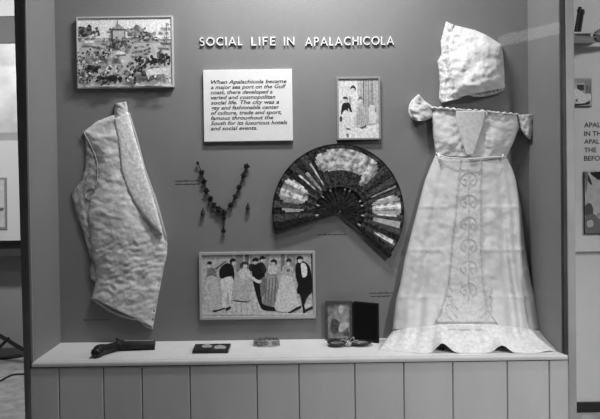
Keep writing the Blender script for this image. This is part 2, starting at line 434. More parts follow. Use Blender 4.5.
def scene_race(pg):
    random.seed(3)
    T = lambda X, Y: (70 + X / 5.109, 10 + Y / 5.109)
    def blob(X, Y, r, g, asp=1.0, n=7, rot=0):
        pg([T(X + r * asp * (0.6 + .6 * random.random()) * math.cos(6.283 * i / n + rot), Y + r * (0.6 + .6 * random.random()) * math.sin(6.283 * i / n + rot)) for i in range(n)], g, 0)
    pg([T(40, 45), T(522, 45), T(522, 150), T(40, 150)], .78, 0)
    pg([T(40, 150), T(522, 150), T(522, 380), T(40, 380)], .58, 0, key='race_field', lo=.42, scale=60)
    for _ in range(46): blob(random.gauss(85, 26), random.gauss(112, 13), random.uniform(4, 12), random.choice((.04, .08, .2)), 1.3)
    for X in (148,): pg([T(X - 7, 130), T(X, 98), T(X + 7, 130)], .1, 0)
    for _ in range(40): blob(random.gauss(345, 22), random.gauss(105, 15), random.uniform(4, 11), random.choice((.15, .25, .35)), 1.3)
    for _ in range(25): blob(random.gauss(390, 22), random.gauss(132, 7), random.uniform(4, 9), random.choice((.06, .15, .3)), 1.5)
    for _ in range(60): blob(random.uniform(44, 520), random.gauss(143, 4), random.uniform(2, 6), random.choice((.2, .35, .5)), 2)
    pg([T(40, 147), T(522, 151), T(522, 154), T(40, 150)], .12, 0)
    # pavilion
    pg([T(212, 106), T(222, 86), T(270, 86), T(286, 106)], .35, 0); pg([T(200, 96), T(292, 100), T(292, 108), T(200, 106)], .10, 0)
    pg([T(245, 46), T(248, 46), T(250, 86), T(243, 86)], .2, 0); pg([T(238, 75), T(256, 75), T(262, 88), T(232, 88)], .25, 0)
    for X in (216, 238, 260, 280): pg([T(X, 106), T(X + 5, 106), T(X + 5, 190), T(X, 190)], .09, 0)
    pg([T(222, 108), T(278, 108), T(278, 150), T(222, 150)], .5, 0)
    for _ in range(90): blob(random.gauss(252, 30), random.gauss(172, 16), random.uniform(3, 8), random.choice((.05, .1, .25, .5)), 1)
    for X in (494,): pg([T(X, 70), T(X + 4, 70), T(X + 4, 172), T(X, 172)], .15, 0)
    for (X, Y) in ((480, 102), (500, 78), (508, 100), (472, 98)): blob(X, Y, 9, .3, 1.2)
    pg([T(460, 170), T(520, 172), T(520, 184), T(470, 182)], .12, 0)
    pg([T(80, 160), T(128, 158), T(128, 170), T(80, 172)], .92, 0)
    pg([T(110, 186), T(170, 196), T(168, 208), T(120, 200)], .12, 0)
    for _ in range(16): blob(random.uniform(300, 410), random.gauss(193, 5), random.uniform(4, 8), random.choice((.1, .2, .35)), 1.6)
    for i in range(13): blob(328 + i * 7, 216 + random.uniform(-3, 3), 8, random.choice((.1, .25)), .5)
    for _ in range(110): blob(random.gauss(165, 48), random.gauss(228, 13), random.uniform(3, 8), random.choice((.04, .1, .3, .5, .7)), .9)
    blob(262, 224, 14, .85, 1.6); pg([T(240, 232), T(290, 232), T(290, 240), T(240, 240)], .15, 0)
    for _ in range(55): blob(random.uniform(46, 330), random.gauss(300, 20), random.uniform(4, 11), random.choice((.06, .2, .35, .8)), 1.2)
    for _ in range(150): blob(random.uniform(42, 350), random.gauss(352, 22), random.uniform(3, 9), random.choice((.03, .12, .3, .6, .8, .85)), .9)
    for _ in range(75): blob(random.gauss(66, 16), random.gauss(300, 35), random.uniform(3, 7), random.choice((.05, .2, .6, .7)), .9)
    for _ in range(20): blob(random.gauss(125, 16), random.gauss(306, 7), random.uniform(6, 12), random.choice((.02, .06)), 1.4)
    for _ in range(30): blob(random.gauss(215, 26), random.gauss(362, 10), random.uniform(6, 12), random.choice((.02, .05)), 1.2)
    for (cx, cy, sx, sy, n) in ((352, 265, 10, 6, 10), (360, 300, 9, 20, 22), (385, 310, 7, 20, 22), (455, 275, 26, 12, 46), (462, 240, 10, 8, 14), (412, 265, 7, 8, 8), (500, 255, 12, 12, 16), (430, 345, 8, 14, 12)):
        for _ in range(n): blob(random.gauss(cx, sx), random.gauss(cy, sy), random.uniform(5, 11), random.choice((.02, .03, .06, .15)), .9)
    pg([T(400, 315), T(500, 305), T(515, 330), T(512, 380), T(505, 340), T(420, 345), T(415, 380), T(405, 345)], .68, 3)
    pg([T(480, 335), T(492, 335), T(494, 380), T(484, 380)], .2, 0)
    for _ in range(25): blob(random.uniform(380, 520), random.gauss(365, 8), random.uniform(4, 9), random.choice((.08, .3, .8)), .9)
framed('framed_picture', 'framed crowded racetrack engraving hung above the waistcoat', 76.6, 16.2, 173.2, 87.6, 1.6, 0.016,
       M('pale_frame_paint', 0.50, 0.5), scene_race, yprint=-0.0115, shade=.75)

def scene_family(pg):
    T = lambda X, Y: (330 + X / 5.667, 70 + Y / 5.667)
    G = lambda pts, g, k=4: pg([T(*p) for p in pts], g, k)
    G([(45, 55), (110, 55), (110, 385), (45, 385)], .66, 0); G([(155, 55), (280, 55), (280, 330), (155, 330)], .5, 0)
    for a, b, g in ((186, 192, .15), (196, 212, .38), (215, 222, .25), (228, 244, .3), (250, 262, .45), (172, 178, .36)): G([(a, 55), (b, 55), (b + 3, 210), (a + 1, 210)], g, 0)
    G([(45, 340), (150, 330), (280, 305), (280, 385), (45, 385)], .75, 0)
    G([(112, 135), (128, 125), (152, 130), (162, 165), (158, 215), (150, 320), (110, 320), (112, 200), (104, 165)], .72)
    G([(122, 100), (138, 100), (140, 122), (128, 128), (120, 115)], .62); G([(115, 112), (120, 92), (135, 88), (146, 100), (144, 118), (136, 104), (124, 104)], .06)
    G([(108, 150), (120, 160), (118, 210), (106, 200)], .4)
    G([(70, 195), (90, 184), (110, 190), (124, 232), (115, 238), (104, 215), (100, 236), (76, 236), (68, 252), (62, 245)], .02)
    G([(72, 160), (82, 150), (98, 155), (100, 168), (84, 166)], .05); G([(80, 166), (98, 168), (96, 184), (84, 184)], .55)
    G([(74, 238), (102, 238), (104, 330), (92, 330), (90, 260), (84, 330), (72, 326)], .70); G([(92, 328), (118, 333), (116, 338), (92, 338)], .05, 0)
    G([(56, 265), (68, 265), (68, 290), (56, 290)], .06)
    G([(152, 195), (170, 186), (188, 195), (195, 240), (208, 312), (140, 318), (148, 250)], .52)
    for i in range(5): G([(160 + i * 6, 215), (163 + i * 6, 215), (156 + i * 12, 312), (150 + i * 12, 312)], .3, 0)
    G([(160, 160), (172, 150), (184, 160), (182, 172), (162, 174)], .15); G([(164, 168), (180, 168), (178, 186), (166, 186)], .62)
    G([(170, 325), (190, 318), (200, 312), (206, 322), (180, 332)], .12)
    G([(222, 205), (240, 198), (254, 205), (264, 292), (218, 300)], .66); G([(230, 186), (240, 178), (250, 186), (248, 198), (232, 198)], .3)
    G([(252, 215), (258, 212), (262, 240), (254, 240)], .25, 0); G([(200, 215), (214, 210), (222, 280), (205, 300)], .4)
    G([(92, 362), (106, 362), (104, 378), (94, 378)], .2)
framed('framed_picture', 'small upright framed print of a family group right of the text card', 336.8, 76.8, 380.6, 139.6, 1.9, 0.014,
       M('mid_frame_paint', 0.30, 0.5), scene_family, yprint=-0.010, shade=.7)

def scene_ball(pg):
    T = lambda X, Y: (190 + X / 4.444, 240 + Y / 4.444)
    G = lambda pts, g, k=4: pg([T(*p) for p in pts], g, k)
    G([(40, 55), (560, 55), (560, 345), (40, 345)], .50, 0); G([(40, 285), (560, 285), (560, 345), (40, 345)], .62, 0)
    for a, b, g in ((205, 235, .26), (245, 262, .18), (268, 276, .3), (335, 352, .3), (404, 422, .2), (430, 470, .32)): G([(a, 60), (b, 60), (b - 3, 140), (a, 140)], g, 0)
    G([(538, 60), (556, 60), (556, 330), (548, 300), (540, 200)], .06, 0)
    G([(110, 126), (160, 90), (163, 95), (116, 134)], .15, 0)
    # lady far left
    G([(78, 125), (100, 122), (116, 140), (114, 166), (78, 168)], .22); G([(78, 166), (114, 166), (132, 230), (142, 305), (100, 318), (60, 305), (66, 220)], .58)
    G([(75, 103), (84, 94), (96, 98), (96, 108), (84, 112)], .03); G([(80, 110), (92, 110), (90, 124), (82, 124)], .62)
    # gentleman in white trousers
    G([(140, 170), (188, 168), (190, 215), (180, 285), (190, 300), (178, 298), (168, 225), (160, 300), (146, 300), (140, 220)], .78)
    G([(135, 125), (160, 104), (188, 112), (198, 150), (194, 175), (186, 160), (160, 165), (138, 172), (130, 150)], .015)
    G([(176, 92), (190, 80), (205, 90), (196, 97), (184, 108)], .02); G([(186, 98), (200, 96), (200, 108), (190, 112)], .6)
    G([(96, 314), (130, 308), (150, 300), (165, 302), (110, 322)], .03, 0); G([(160, 302), (188, 292), (186, 304), (158, 316)], .03, 0)
    # lady in front
    G([(228, 168), (262, 165), (276, 190), (296, 250), (320, 322), (186, 324), (198, 260), (212, 200)], .62)
    G([(218, 190), (262, 180), (276, 200), (270, 250), (255, 274), (196, 268)], .52); G([(196, 266), (254, 272), (272, 262), (254, 278), (196, 272)], .1)
    for i in range(5): G([(205 + i * 22, 275), (208 + i * 22, 275), (206 + i * 26, 322), (202 + i * 26, 322)], .38, 0)
    G([(225, 130), (245, 125), (264, 135), (270, 168), (232, 172), (216, 150)], .68)
    G([(222, 110), (236, 97), (256, 98), (260, 112), (240, 116), (228, 122)], .05); G([(236, 112), (254, 110), (252, 126), (240, 128)], .7)
    G([(262, 112), (274, 104), (282, 118), (276, 136), (264, 134)], .03)
    # gentlemen at centre
    G([(278, 110), (300, 100), (322, 112), (334, 140), (328, 170), (310, 180), (318, 250), (330, 288), (415, 304), (410, 314), (330, 312), (306, 280), (286, 210), (276, 150)], .015)
    G([(276, 88), (290, 78), (306, 84), (300, 96), (282, 98)], .02); G([(282, 96), (300, 96), (298, 106), (286, 108)], .55)
    G([(308, 80), (322, 70), (336, 78), (326, 86), (314, 90)], .02); G([(314, 88), (326, 86), (326, 98), (316, 98)], .55)
    G([(310, 100), (328, 104), (340, 134), (330, 150), (318, 130)], .03); G([(318, 170), (336, 170), (342, 215), (318, 255), (312, 215)], .2)
    G([(258, 162), (272, 158), (300, 176), (318, 180), (312, 192), (290, 186)], .75)
    # grey lady
    G([(340, 152), (365, 145), (386, 158), (394, 200), (382, 250), (388, 288), (325, 284), (334, 240), (336, 190)], .28); G([(345, 165), (372, 160), (384, 190), (368, 225), (342, 215)], .4)
    for i in range(4): G([(340 + i * 13, 170), (344 + i * 13, 170), (334 + i * 14, 280), (330 + i * 14, 280)], .14, 0)
    G([(348, 118), (376, 112), (390, 128), (380, 150), (352, 150)], .64)
    G([(358, 94), (372, 84), (386, 94), (382, 112), (376, 98), (366, 100)], .03); G([(364, 100), (378, 100), (376, 114), (366, 114)], .66)
    # pale lady
    G([(408, 160), (440, 152), (462, 190), (476, 260), (478, 312), (382, 312), (386, 250), (396, 200)], .66); G([(412, 118), (440, 112), (458, 124), (452, 152), (412, 156)], .5)
    G([(426, 92), (438, 80), (452, 88), (446, 98), (434, 100)], .04); G([(430, 98), (444, 98), (442, 112), (432, 112)], .66)
    G([(430, 130), (446, 130), (440, 142), (432, 142)], .15)
    # gentleman at right
    G([(490, 232), (532, 230), (518, 262), (508, 290), (514, 318), (504, 326), (500, 300), (494, 262)], .015)
    G([(470, 110), (492, 94), (512, 98), (532, 120), (540, 170), (540, 235), (510, 238), (476, 234), (480, 195), (470, 160)], .012)
    G([(494, 104), (510, 104), (520, 125), (518, 158), (500, 164), (494, 130)], .82)
    G([(473, 82), (484, 70), (500, 76), (502, 86), (486, 84), (480, 96)], .02); G([(480, 86), (498, 86), (494, 100), (482, 100)], .68)
    G([(436, 322), (470, 300), (496, 290), (494, 302), (440, 328)], .02, 0); G([(512, 308), (545, 292), (552, 304), (514, 320)], .03, 0)
    G([(50, 325), (550, 325), (550, 330), (50, 330)], .7, 0)
framed('framed_picture', 'wide framed print of dancing couples in evening dress low on the case back', 199.2, 251.8, 315.6, 319.2, 2.7, 0.013,
       M('grey_frame_paint', 0.42, 0.5), scene_ball, yprint=-0.0085, shade=.5)

# ------------------------------------------------------------------ waistcoat
vc = P(120, 327, 0)
vest = thing('waistcoat', (vc.x, 0, vc.z), 'old pale cotton waistcoat with a turned collar pinned to the case back', 'waistcoat')
cloth = M('aged_cotton', 0.86, 0.85, lo=.50, scale=24, bump=.8, bscale=150, detail=10, stretch=(1.0, 1.0, 2.2))
lapelm = M('quilted_cotton', 0.92, 0.85, lo=.62, scale=110, bump=.8, bscale=200, detail=8)
liningm = M('lining_cotton', 0.48, 0.9, lo=.22, scale=60, bump=.3, bscale=160)
VL = [(113, 115), (97.5, 121), (83.5, 131.5), (88, 140), (93, 150), (97, 162), (97.5, 176), (96, 188), (89, 200), (87.5, 212), (89.5, 230), (91, 250), (95, 266), (96, 280), (91.6, 298)]
VR = [(128, 112), (131, 122), (144, 170), (156, 202), (164, 228), (167.5, 243), (167, 256), (164, 268), (156, 310), (153.2, 327.5)]
def vfold(s, t, u, v):
    return .0022 * nz(u * .3 + v * .2, v * .9 - u * .2, .22, 4) + 0.0016 * math.sin(v * 1.0 + u * .35 + nz(u, v, .05) * 7) * (1 if v > 240 else .25)
puff(VL, VR, lambda s, t: .010 + .022 * math.sin(min(1, t * .9) * math.pi / 2) + .010 * math.exp(-((t - .55) / .16) ** 2 - ((s - .4) / .3) ** 2), y0=-.006, rows=130, cols=70, wr=.0028, ws=.07, extra=vfold).build('front_panel', cloth, vest, smooth=True)
# hem: light edge along the slanted bottom
hem = [(91.6, 298), (100, 304), (110, 310.5), (120, 315), (132, 318.5), (140, 320), (146, 326), (153, 328)]
mb = MB(); mb.tube([P(u, v, -.010) for u, v in sm(hem, 4, False)], .0035, 8); mb.build('hem_binding', M('pale_binding', .5), vest, smooth=True)
mb = puff([(85, 134), (85.5, 155), (84.5, 170), (81, 181), (71, 194), (75, 210), (80, 224), (85, 240), (89, 254), (92, 262), (88.8, 271), (90.5, 279), (96, 283)],
          [(90, 136), (97, 152), (100, 165), (101, 180), (99, 194), (93, 205), (94, 222), (95, 240), (98, 255), (99, 262), (99, 270), (99, 277), (99, 284)], .006, y0=-.003, rows=60, cols=14, wr=.004, ws=.2)
mb.build('back_lining', liningm, vest, smooth=True)
mb = puff([(114, 119), (117, 135), (119.6, 150), (121, 168), (126, 186), (133, 200), (141, 212), (151, 224), (161, 234)],
          [(128, 112), (133, 130), (139, 150), (145, 172), (150, 188), (154, 202), (158, 216), (161, 226), (162.5, 234)], lambda s, t: .004, y0=-.016, yb=-.008, rows=60, cols=16, wr=.001, ws=.35, extra=lambda s, t, u, v: .004 + .021 * min(1, t * 1.15))
mb.build('collar', lapelm, vest, smooth=True)
mb = puff([(115, 103.5), (114.2, 110), (114, 121)], [(126.2, 101.5), (127.5, 107), (129, 116)], .010, y0=-.010, rows=16, cols=12, wr=.004, ws=.3); mb.build('shoulder_tab', M('pale_tab_cotton', .55, .8, .08, 60), vest, smooth=True)
fl = sm([(129, 113), (137, 139), (145.5, 171), (157, 203), (166.5, 239)], 8, False)
mb = MB(); mb.tube([P(u, v, -.014 - .004 * i / len(fl)) for i, (u, v) in enumerate(fl)], .0022, 8); mb.build('front_binding', M('pale_binding', .5), vest, smooth=True)
mb = MB(); mb.tube([P(u, v, -.012) for u, v in sm([(83.5, 131.5), (88, 140), (93, 150), (97, 162), (97.5, 176), (96, 188)], 6, False)], .0018, 8); mb.build('armhole_binding', M('pale_binding', .5), vest, smooth=True)
for i in range(9):
    v = 252 + i * 8.4; u = interp([(163.5, 245), (161, 266), (154, 310), (151, 327)], v)
    mb = MB(); mb.ball(P(u, v, -.016), .0036, 2, sc=(1, .6, 1)); mb.build('button', M('dull_button', .12, .5), vest, smooth=True)
mb = MB(); mb.tube([P(u, v, -.014) for u, v in sm([(86, 190), (93, 187), (95, 192), (91, 199), (86, 197), (85, 192)], 4)], .0014, 6); mb.build('worn_patch', liningm, vest)

# ------------------------------------------------------------------ necklace and earrings
bead_m = M('dark_coral', .012, .5, .008, 90, spec=.2)
nc = P(223, 233, 0)
neck = thing('necklace', (nc.x, 0, nc.z), 'dark beaded necklace with clustered beads spread in a V on the case back', 'necklace')
beads = [(197.7, 163.2, 1.5), (201.7, 172.4, 2.5), (204.2, 181.3, 2.5), (206.6, 190.6, 2.5), (210.4, 198.8, 2.6), (213.8, 205.4, 2.7), (218.6, 209.4, 2.9), (223.4, 212.4, 3.0),
         (230.6, 205, 2.5), (235.3, 196.6, 2.4), (239.2, 187.4, 2.5), (243.7, 175.4, 2.5), (246.7, 166.3, 2.6)]
strand = [(b[0], b[1]) for b in beads]
mb = MB(); mb.tube([P(u, v, -.006) for u, v in sm(strand, 5, False)], .0014, 6)
mb.tube([P(223.8, 213, -.006), P(224, 222, -.006), P(223.5, 231, -.006)], .0013, 6); mb.build('cord', bead_m, neck)
def cluster(u, v, r, name, par):
    c = P(u, v, -.008); rr = r * 1.2 * 1.79 / FPX; mb = MB(); mb.ball(c, rr * .75, 1)
    for k in range(7):
        a = 6.283 * k / 7 + random.random() * .6; d = Vector((math.cos(a), -.25, math.sin(a)))
        mb.tube([c, c + d * rr * random.uniform(.8, 1.25)], [rr * .34, rr * .08], 5)
        mb.ball(c + d * rr * .72, rr * .32, 1)
    return mb.build(name, bead_m, par)
for b in beads: cluster(*b, 'bead', neck)
cluster(224, 218, 2.0, 'bead', neck)
cluster(223.5, 231, 2.2, 'pendant', neck)
for (u, v, lab) in ((203, 212, 'small dark drop earring left of the necklace'), (248, 207, 'small dark drop earring right of the necklace')):
    c = P(u, v + 3, 0); e = thing('earring', (c.x, 0, c.z), lab, 'earring', 'pair of dark earrings beside the necklace')
    mb = MB(); mb.tube([P(u, v - 3.4, -.006), P(u, v - 1, -.006), P(u - .2, v + 2.2, -.008), P(u - .2, v + 3.0, -.008)], [.0012, .0045, .0078, .004], 8); mb.build('drop', bead_m, e)
    mb = MB(); mb.tube([P(u + .7 * math.cos(a), v - 3.6 - .8 * math.sin(a), -.005) for a in [q * .6 for q in range(10)]], .0007, 5); mb.build('hook', bead_m, e)

# ------------------------------------------------------------------ folding fan
FU, FV = 340.0, 211.6
def fp(a, r, y): a = math.radians(a); return P(FU + r * math.cos(a), FV - r * math.sin(a), y)
fc = P(FU, 257, 0)
fan = thing('folding_fan', (fc.x, 0, fc.z), 'open black folding fan with painted pleated leaf pinned to the case back', 'fan')
A0_, A1_, NST = -40.5, 195.0, 19
leafm = [M('black_fan_leaf', .075, .5, spec=.15, lo=.002, scale=130, detail=8), M('painted_fan_scene', .75, .45, lo=.16, scale=75, detail=8), M('fan_edge', .012, .5, spec=.15), M('bright_fan_paint', .88, .4, lo=.5, scale=60)]
mb = MB(); na = NST * 2 * 3; nr = 26; rows = []
def rmax(a): return 68.0 - 4.0 * max(0, math.cos(math.radians(a))) * max(0, math.cos(math.radians(a - 10)))
angs = [A0_ + (A1_ - A0_) * i / na for i in range(na + 1)]
for a, i in zip(angs, range(na + 1)):
    ph = (i % 6) / 3.0; zz = ph if ph <= 1 else 2 - ph
    rows.append([fp(a, 25 + (rmax(a) - 25) * k / nr, -.014 - (.006 * (.3 + .7 * k / nr)) * zz) for k in range(nr + 1)])
_, fs = mb.grid(rows)
def inside(a, r, ac, aw, rc, rw, p=4): return abs((a - ac) / aw) ** p + abs((r - rc) / rw) ** p < 1
for idx, f in enumerate(fs):
    i, k = divmod(idx, nr); a = 0.5 * (angs[i] + angs[i + 1]); r = 25 + (rmax(a) - 25) * (k + .5) / nr; m = 0
    if inside(a, r, 82, 34, 52, 10.5) or inside(a, r, 52, 6.5, 46, 13, 2): m = 1
    elif inside(a, r, 158, 12, 49.5, 14, 3): m = 3 if nz(a, r, .3) > -.1 and int(a / 4) % 2 else 1
    elif inside(a, r, 6, 12, 47, 14.5, 3): m = 3 if int((a + 40) / 4) % 2 else 1
    elif inside(a, r, 178, 1.6, 47, 11) or inside(a, r, -12.5, 3.5, 48, 14): m = 3
    elif inside(a, r, 131, 1.6, 40, 12) or inside(a, r, 24, 1.2, 48, 14) or inside(a, r, 138, 1.4, 44, 10) or inside(a, r, -31, 2.0, 52, 12) or inside(a, r, 122, 1.2, 44, 12): m = 1
    elif r > rmax(a) - 2.2 or (27.5 < r < 29): m = 2
    f.material_index = m
mb.build('leaf', leafm, fan, solid=.0006)
stickm = M('black_lacquer', .014, .4, .01, 120, spec=.15); medm = M('inlay_grey', .45, .3)
for k in range(NST):
    a = A0_ + (A1_ - A0_) * (k + .5) / NST; mb = MB(); hw = 4.6; y = -.0100 - .0004 * (k % 2)
    q = [fp(a - 30, 1.5, y), fp(a - hw, 12, y), fp(a - hw, 20, y), fp(a - hw * .9, 27.5, y), fp(a + hw * .9, 27.5, y), fp(a + hw, 20, y), fp(a + hw, 12, y), fp(a + 30, 1.5, y)]
    mb.prism(q, (0, .0012, 0), 0)
    mb.prism([fp(a - .5, 4, y - .0003), fp(a - .25, 26, y - .0003), fp(a + .25, 26, y - .0003), fp(a + .5, 4, y - .0003)], (0, .0006, 0), 2)
    if k in (0, 2, 4, 5, 8, 9, 12, 14, 16, 18):
        mb.prism([fp(a + 2.4 * math.cos(q_ * .785), 23.5 + 2.3 * math.sin(q_ * .785), y - .0006) for q_ in range(8)], (0, .0008, 0), 1)
    mb.build('stick', [stickm, medm, M('worn_stick_edge', .10, .4)], fan)
for a, s in ((A1_ + 1.2, 1), (A0_ - 1.2, -1)):
    mb = MB(); q = [fp(a, -3, -.0205), fp(a - 3.2, 10, -.0205), fp(a - 2.2, 40, -.0205), fp(a - 2.0, 68, -.0205), fp(a + 2.0, 68, -.0205), fp(a + 2.2, 40, -.0205), fp(a + 3.2, 10, -.0205)]
    mb.prism(q, (0, .010, 0)); mb.build('guard_stick', stickm, fan, bevel=.0008)
mb = MB(); mb.tube([fp(0, 0, -.001), fp(0, 0, -.024)], .0032, 12); mb.build('rivet', M('steel_rivet', .4, .3, metal=.8), fan)
for (a, r, d) in ((-8, 12, .010), (150, 55, .014), (30, 55, .014)):
    mb = MB(); mb.tube([fp(a, r, -.0005), fp(a, r, -d)], .003, 8); mb.build('mounting_pin', black, fan)

# ------------------------------------------------------------------ bonnet
bc = P(470, 103, 0)
bon = thing('bonnet', (bc.x, 0, bc.z), 'white lace-edged baby bonnet pinned above the white gown', 'bonnet')
lawn = M('white_lawn_cotton', .90, .8, lo=.72, scale=38, bump=.7, bscale=90)
lace = M('white_lace', .92, .85, lo=.52, scale=120, bump=.8, bscale=260)
def bf(s, t, u, v):
    return .007 * max(0, nz(u, v, .07, 2.2)) + .0018 * nz(u, v, .25, 5.0)
puff([(452, 24.6), (447, 35), (448, 48), (447, 60), (449, 74), (452, 86), (458, 97)],
     [(464, 27.4), (475, 30), (484.5, 34), (491.5, 38), (501.5, 44.8), (503.2, 54), (504.4, 72), (504.8, 88)], lambda s, t: .008 + .052 * math.sin(math.pi * min(1, t / .86) * .5) * (1 - max(0, (t - .86) / .14) ** 2 * .4), y0=-.012, rows=60, cols=50, wr=.005, ws=.09, seed=3, extra=bf).build('crown', lawn, bon, smooth=True)
def brf(s, t, u, v): return .0018 * math.sin(v * .75 + nz(u, v, .1) * 4) * (1 - s) + .0012 * nz(u, v, .3, 1)
puff([(446, 21.4), (440.5, 42), (441.5, 54), (437.2, 61.5), (438.8, 70), (439.8, 84), (438.8, 98), (441.5, 103)],
     [(455, 25.4), (455, 40), (456, 54), (456, 64), (458, 74), (460, 84), (464, 92), (458, 99)], lambda s, t: .008 + .026 * t, y0=-.016, rows=60, cols=20, wr=.004, ws=.2, seed=8, extra=brf).build('brim', lace, bon, smooth=True)
mb = MB()
ed = sm([(458, 98.5), (467, 94.5), (475, 96.6), (484, 96), (494, 94), (500, 92), (505, 89.5)], 8, False)
rows = [[P(u, v - 4.6 + k * 1.3, -.018 - .010 * math.sin(k * .9) - .004 * math.sin(i * 1.35)) for k in range(5)] for i, (u, v) in enumerate(ed)]
mb.grid(rows); mb.build('ruffle', lace, bon, smooth=True, solid=.0012)

# ------------------------------------------------------------------ gown
gc = Z(468, 352, ZS)
gown = thing('gown', (gc.x, gc.y, ZS), 'long white embroidered christening gown with short sleeves standing on the shelf', 'gown')
gcloth = M('white_muslin', .65, .8, .03, 30, bump=.12, bscale=220)
emb = M('embroidered_muslin', .65, .85, lo=.57, scale=95, bump=.5, bscale=95, tex='voronoi')
GLp = [(436, 154), (431, 165), (427, 175), (425, 180), (412, 230), (404.5, 260), (400, 285), (396, 300), (394, 316), (392.5, 330)]
GRp = [(506, 156), (512, 168), (516, 180), (521, 207), (524.3, 240), (528, 265), (532, 285), (536, 300), (539, 318), (541, 330)]
def skirt_y(u, v):
    a, b = interp(GLp, v), interp(GRp, v); s = min(max((u - a) / (b - a), 0), 1); t = (v - 154) / 176
    e = max(1 - (2 * s - 1) ** 2, 0) ** .5
    y = -(.022 + .010 * t) - (.030 + .016 * t) * e - .050 * max(0, (t - .70) / .30) ** 2 * (.25 + .75 * e)
    g = lambda c, w_: math.exp(-((s - c) / w_) ** 2)
    y += t * (.020 * g(.17, .035) + .024 * g(.82, .035) + .014 * g(.92, .02) + .006 * g(.66, .03) + .005 * g(.28, .03) - .006 * g(.10, .03) - .006 * g(.87, .02))
    k = min(1, t * 4)
    for vv, sc in ((207, .0020), (250, .0024), (297, .0022)):
        if abs(v - vv) < 8: y -= sc * math.exp(-((v - vv) / 1.3) ** 2) * (1 if (s < .3 or s > .62) else 0)
    y -= k * (.005 * nz(u, v, .035, 9) + .0022 * nz(u, v, .13, 3)) * min(1, e * 2)
    return y
def gxy(s, v):
    a, b = interp(GLp, v), interp(GRp, v); return a + (b - a) * s
rows = []; NV, NSK = 110, 84
for i in range(NV + 1):
    v = 154 + 176 * i / NV; r = []
    yl, yr = skirt_y(gxy(0, v), v), skirt_y(gxy(1, v), v)
    v0 = v
    for q in (1, .5): r.append(P(gxy(0, v), v, yl * (1 - q) - .004 * q) + Vector((.012 * q, 0, 0)))
    for j in range(NSK + 1):
        s = j / NSK; u = gxy(s, v); r.append(P(u, v, skirt_y(u, v)))
    for q in (.5, 1): r.append(P(gxy(1, v), v, yr * (1 - q) - .004 * q) - Vector((.012 * q, 0, 0)))
    rows.append(r)
mb = MB(); mb.grid(rows); mb.build('skirt', gcloth, gown, smooth=True, solid=.0012)
# hem flounce that lies out over the shelf
hemp = [(378.5, 350), (386, 351.2), (395, 352), (410, 352.6), (425, 353.2), (431, 352.8), (434, 350), (437, 346.5), (441, 343.2), (445, 344), (449, 347.5), (454, 351.5), (459, 353), (470, 353.4), (482, 353.2), (490, 352.4), (494, 350.5),
        (498, 347), (502, 345.2), (506, 346.6), (510, 350), (514, 352.4), (524, 353), (534, 353), (541, 352.2), (546, 350.6), (551, 350.4), (559.5, 351.2)]
hs = resample(hemp, 150); top = [(392.8, 327), (541, 327)]; rows = []
def cont(u): return 350 + 3.2 * min(1, max(0, (u - 378) / 40)) * (1 if u < 540 else max(0, 1 - (u - 540) / 22))
NR = 16
for k in range(NR + 1):
    t = k / NR; r = []
    for j, (hu, hv) in enumerate(hs):
        s = j / (len(hs) - 1)
        tu = top[0][0] + (top[1][0] - top[0][0]) * s; tv = 324 + 7 * abs(2 * s - 1) ** 2
        h = P(hu, hv, Z(hu, cont(hu), ZS + .001).y); h.z = max(h.z, ZS + .001)
        a = P(tu, tv, skirt_y(tu, min(tv, 330)) - .0030 * min(1, 12 * s, 12 * (1 - s)))
        p = a; c_ = Vector((a.x * .6 + h.x * .4, a.y + (h.y - a.y) * .22, a.z + (h.z - a.z) * (.62 if .05 < s < .95 else .5))); p = a * (1 - t) ** 2 + c_ * (2 * t * (1 - t)) + h * t * t; sag = 0
        p.z -= sag; p.y -= .003 * nz(hu, tv + k * 2, .12, 6) + .004 * math.sin(hu * .35) * t * (1 - t) * 2
        p.z = max(p.z, ZS + .001); r.append(p)
    rows.append(r)
mb = MB(); mb.grid(rows); mb.build('flounce', M('white_scalloped_lace', .82, .85, lo=.66, scale=90, bump=.6, bscale=120), gown, smooth=True, solid=.0010)
# embroidered front panel
EL = [(461, 158), (458.5, 185), (456, 215), (452, 250), (449, 285), (441, 312), (434, 324.5)]
ER = [(481, 158), (480, 185), (481, 215), (481, 250), (483, 285), (489, 312), (498, 324.5)]
rows = []
for i in range(70):
    v = 158 + 165 * i / 69; a, b = interp(EL, v), interp(ER, v)
    rows.append([P(a + (b - a) * j / 20, v, skirt_y(a + (b - a) * j / 20, v) - .0022) for j in range(21)])
mb = MB(); mb.grid(rows); mb.build('embroidered_panel', emb, gown, smooth=True, solid=.0008)
for E_ in (EL, ER):
    mb = MB(); pts = resample(E_, 60); mb.tube([P(u, v, skirt_y(u, v) - .0032) for u, v in pts], [.0011 + .0007 * (i % 2) for i in range(60)], 6); mb.build('insertion_trim', M('raised_stitch', .58, .9), gown)
# scroll embroidery worked on the panel
def stitch(pts, r=.0008):
    return [P(u, v, skirt_y(u, v) - .0034) for u, v in sm(pts, 5, False)], r
mb = MB()
for v in range(172, 300, 22):
    for sgn in (-1, 1):
        c = 468.5; p, r = stitch([(c, v), (c + sgn * 6, v + 3), (c + sgn * 8, v + 9), (c + sgn * 3.5, v + 13), (c + sgn * 2.5, v + 8), (c + sgn * 5, v + 7)]); mb.tube(p, r, 5)
    p, r = stitch([(468.5, v - 4), (469.5, v + 6), (468.5, v + 18)]); mb.tube(p, r, 5)
for (c, sgn) in ((458, -1), (480, 1)):
    for k in range(3):
        p, r = stitch([(c, 326 - k * 8), (c + sgn * 9, 316 - k * 9), (c + sgn * 12, 306 - k * 9), (c + sgn * 7, 304 - k * 8), (c + sgn * 5, 309 - k * 8)]); mb.tube(p, r, 5)
mb.build('scroll_embroidery', M('raised_stitch', .58, .9), gown, smooth=True)
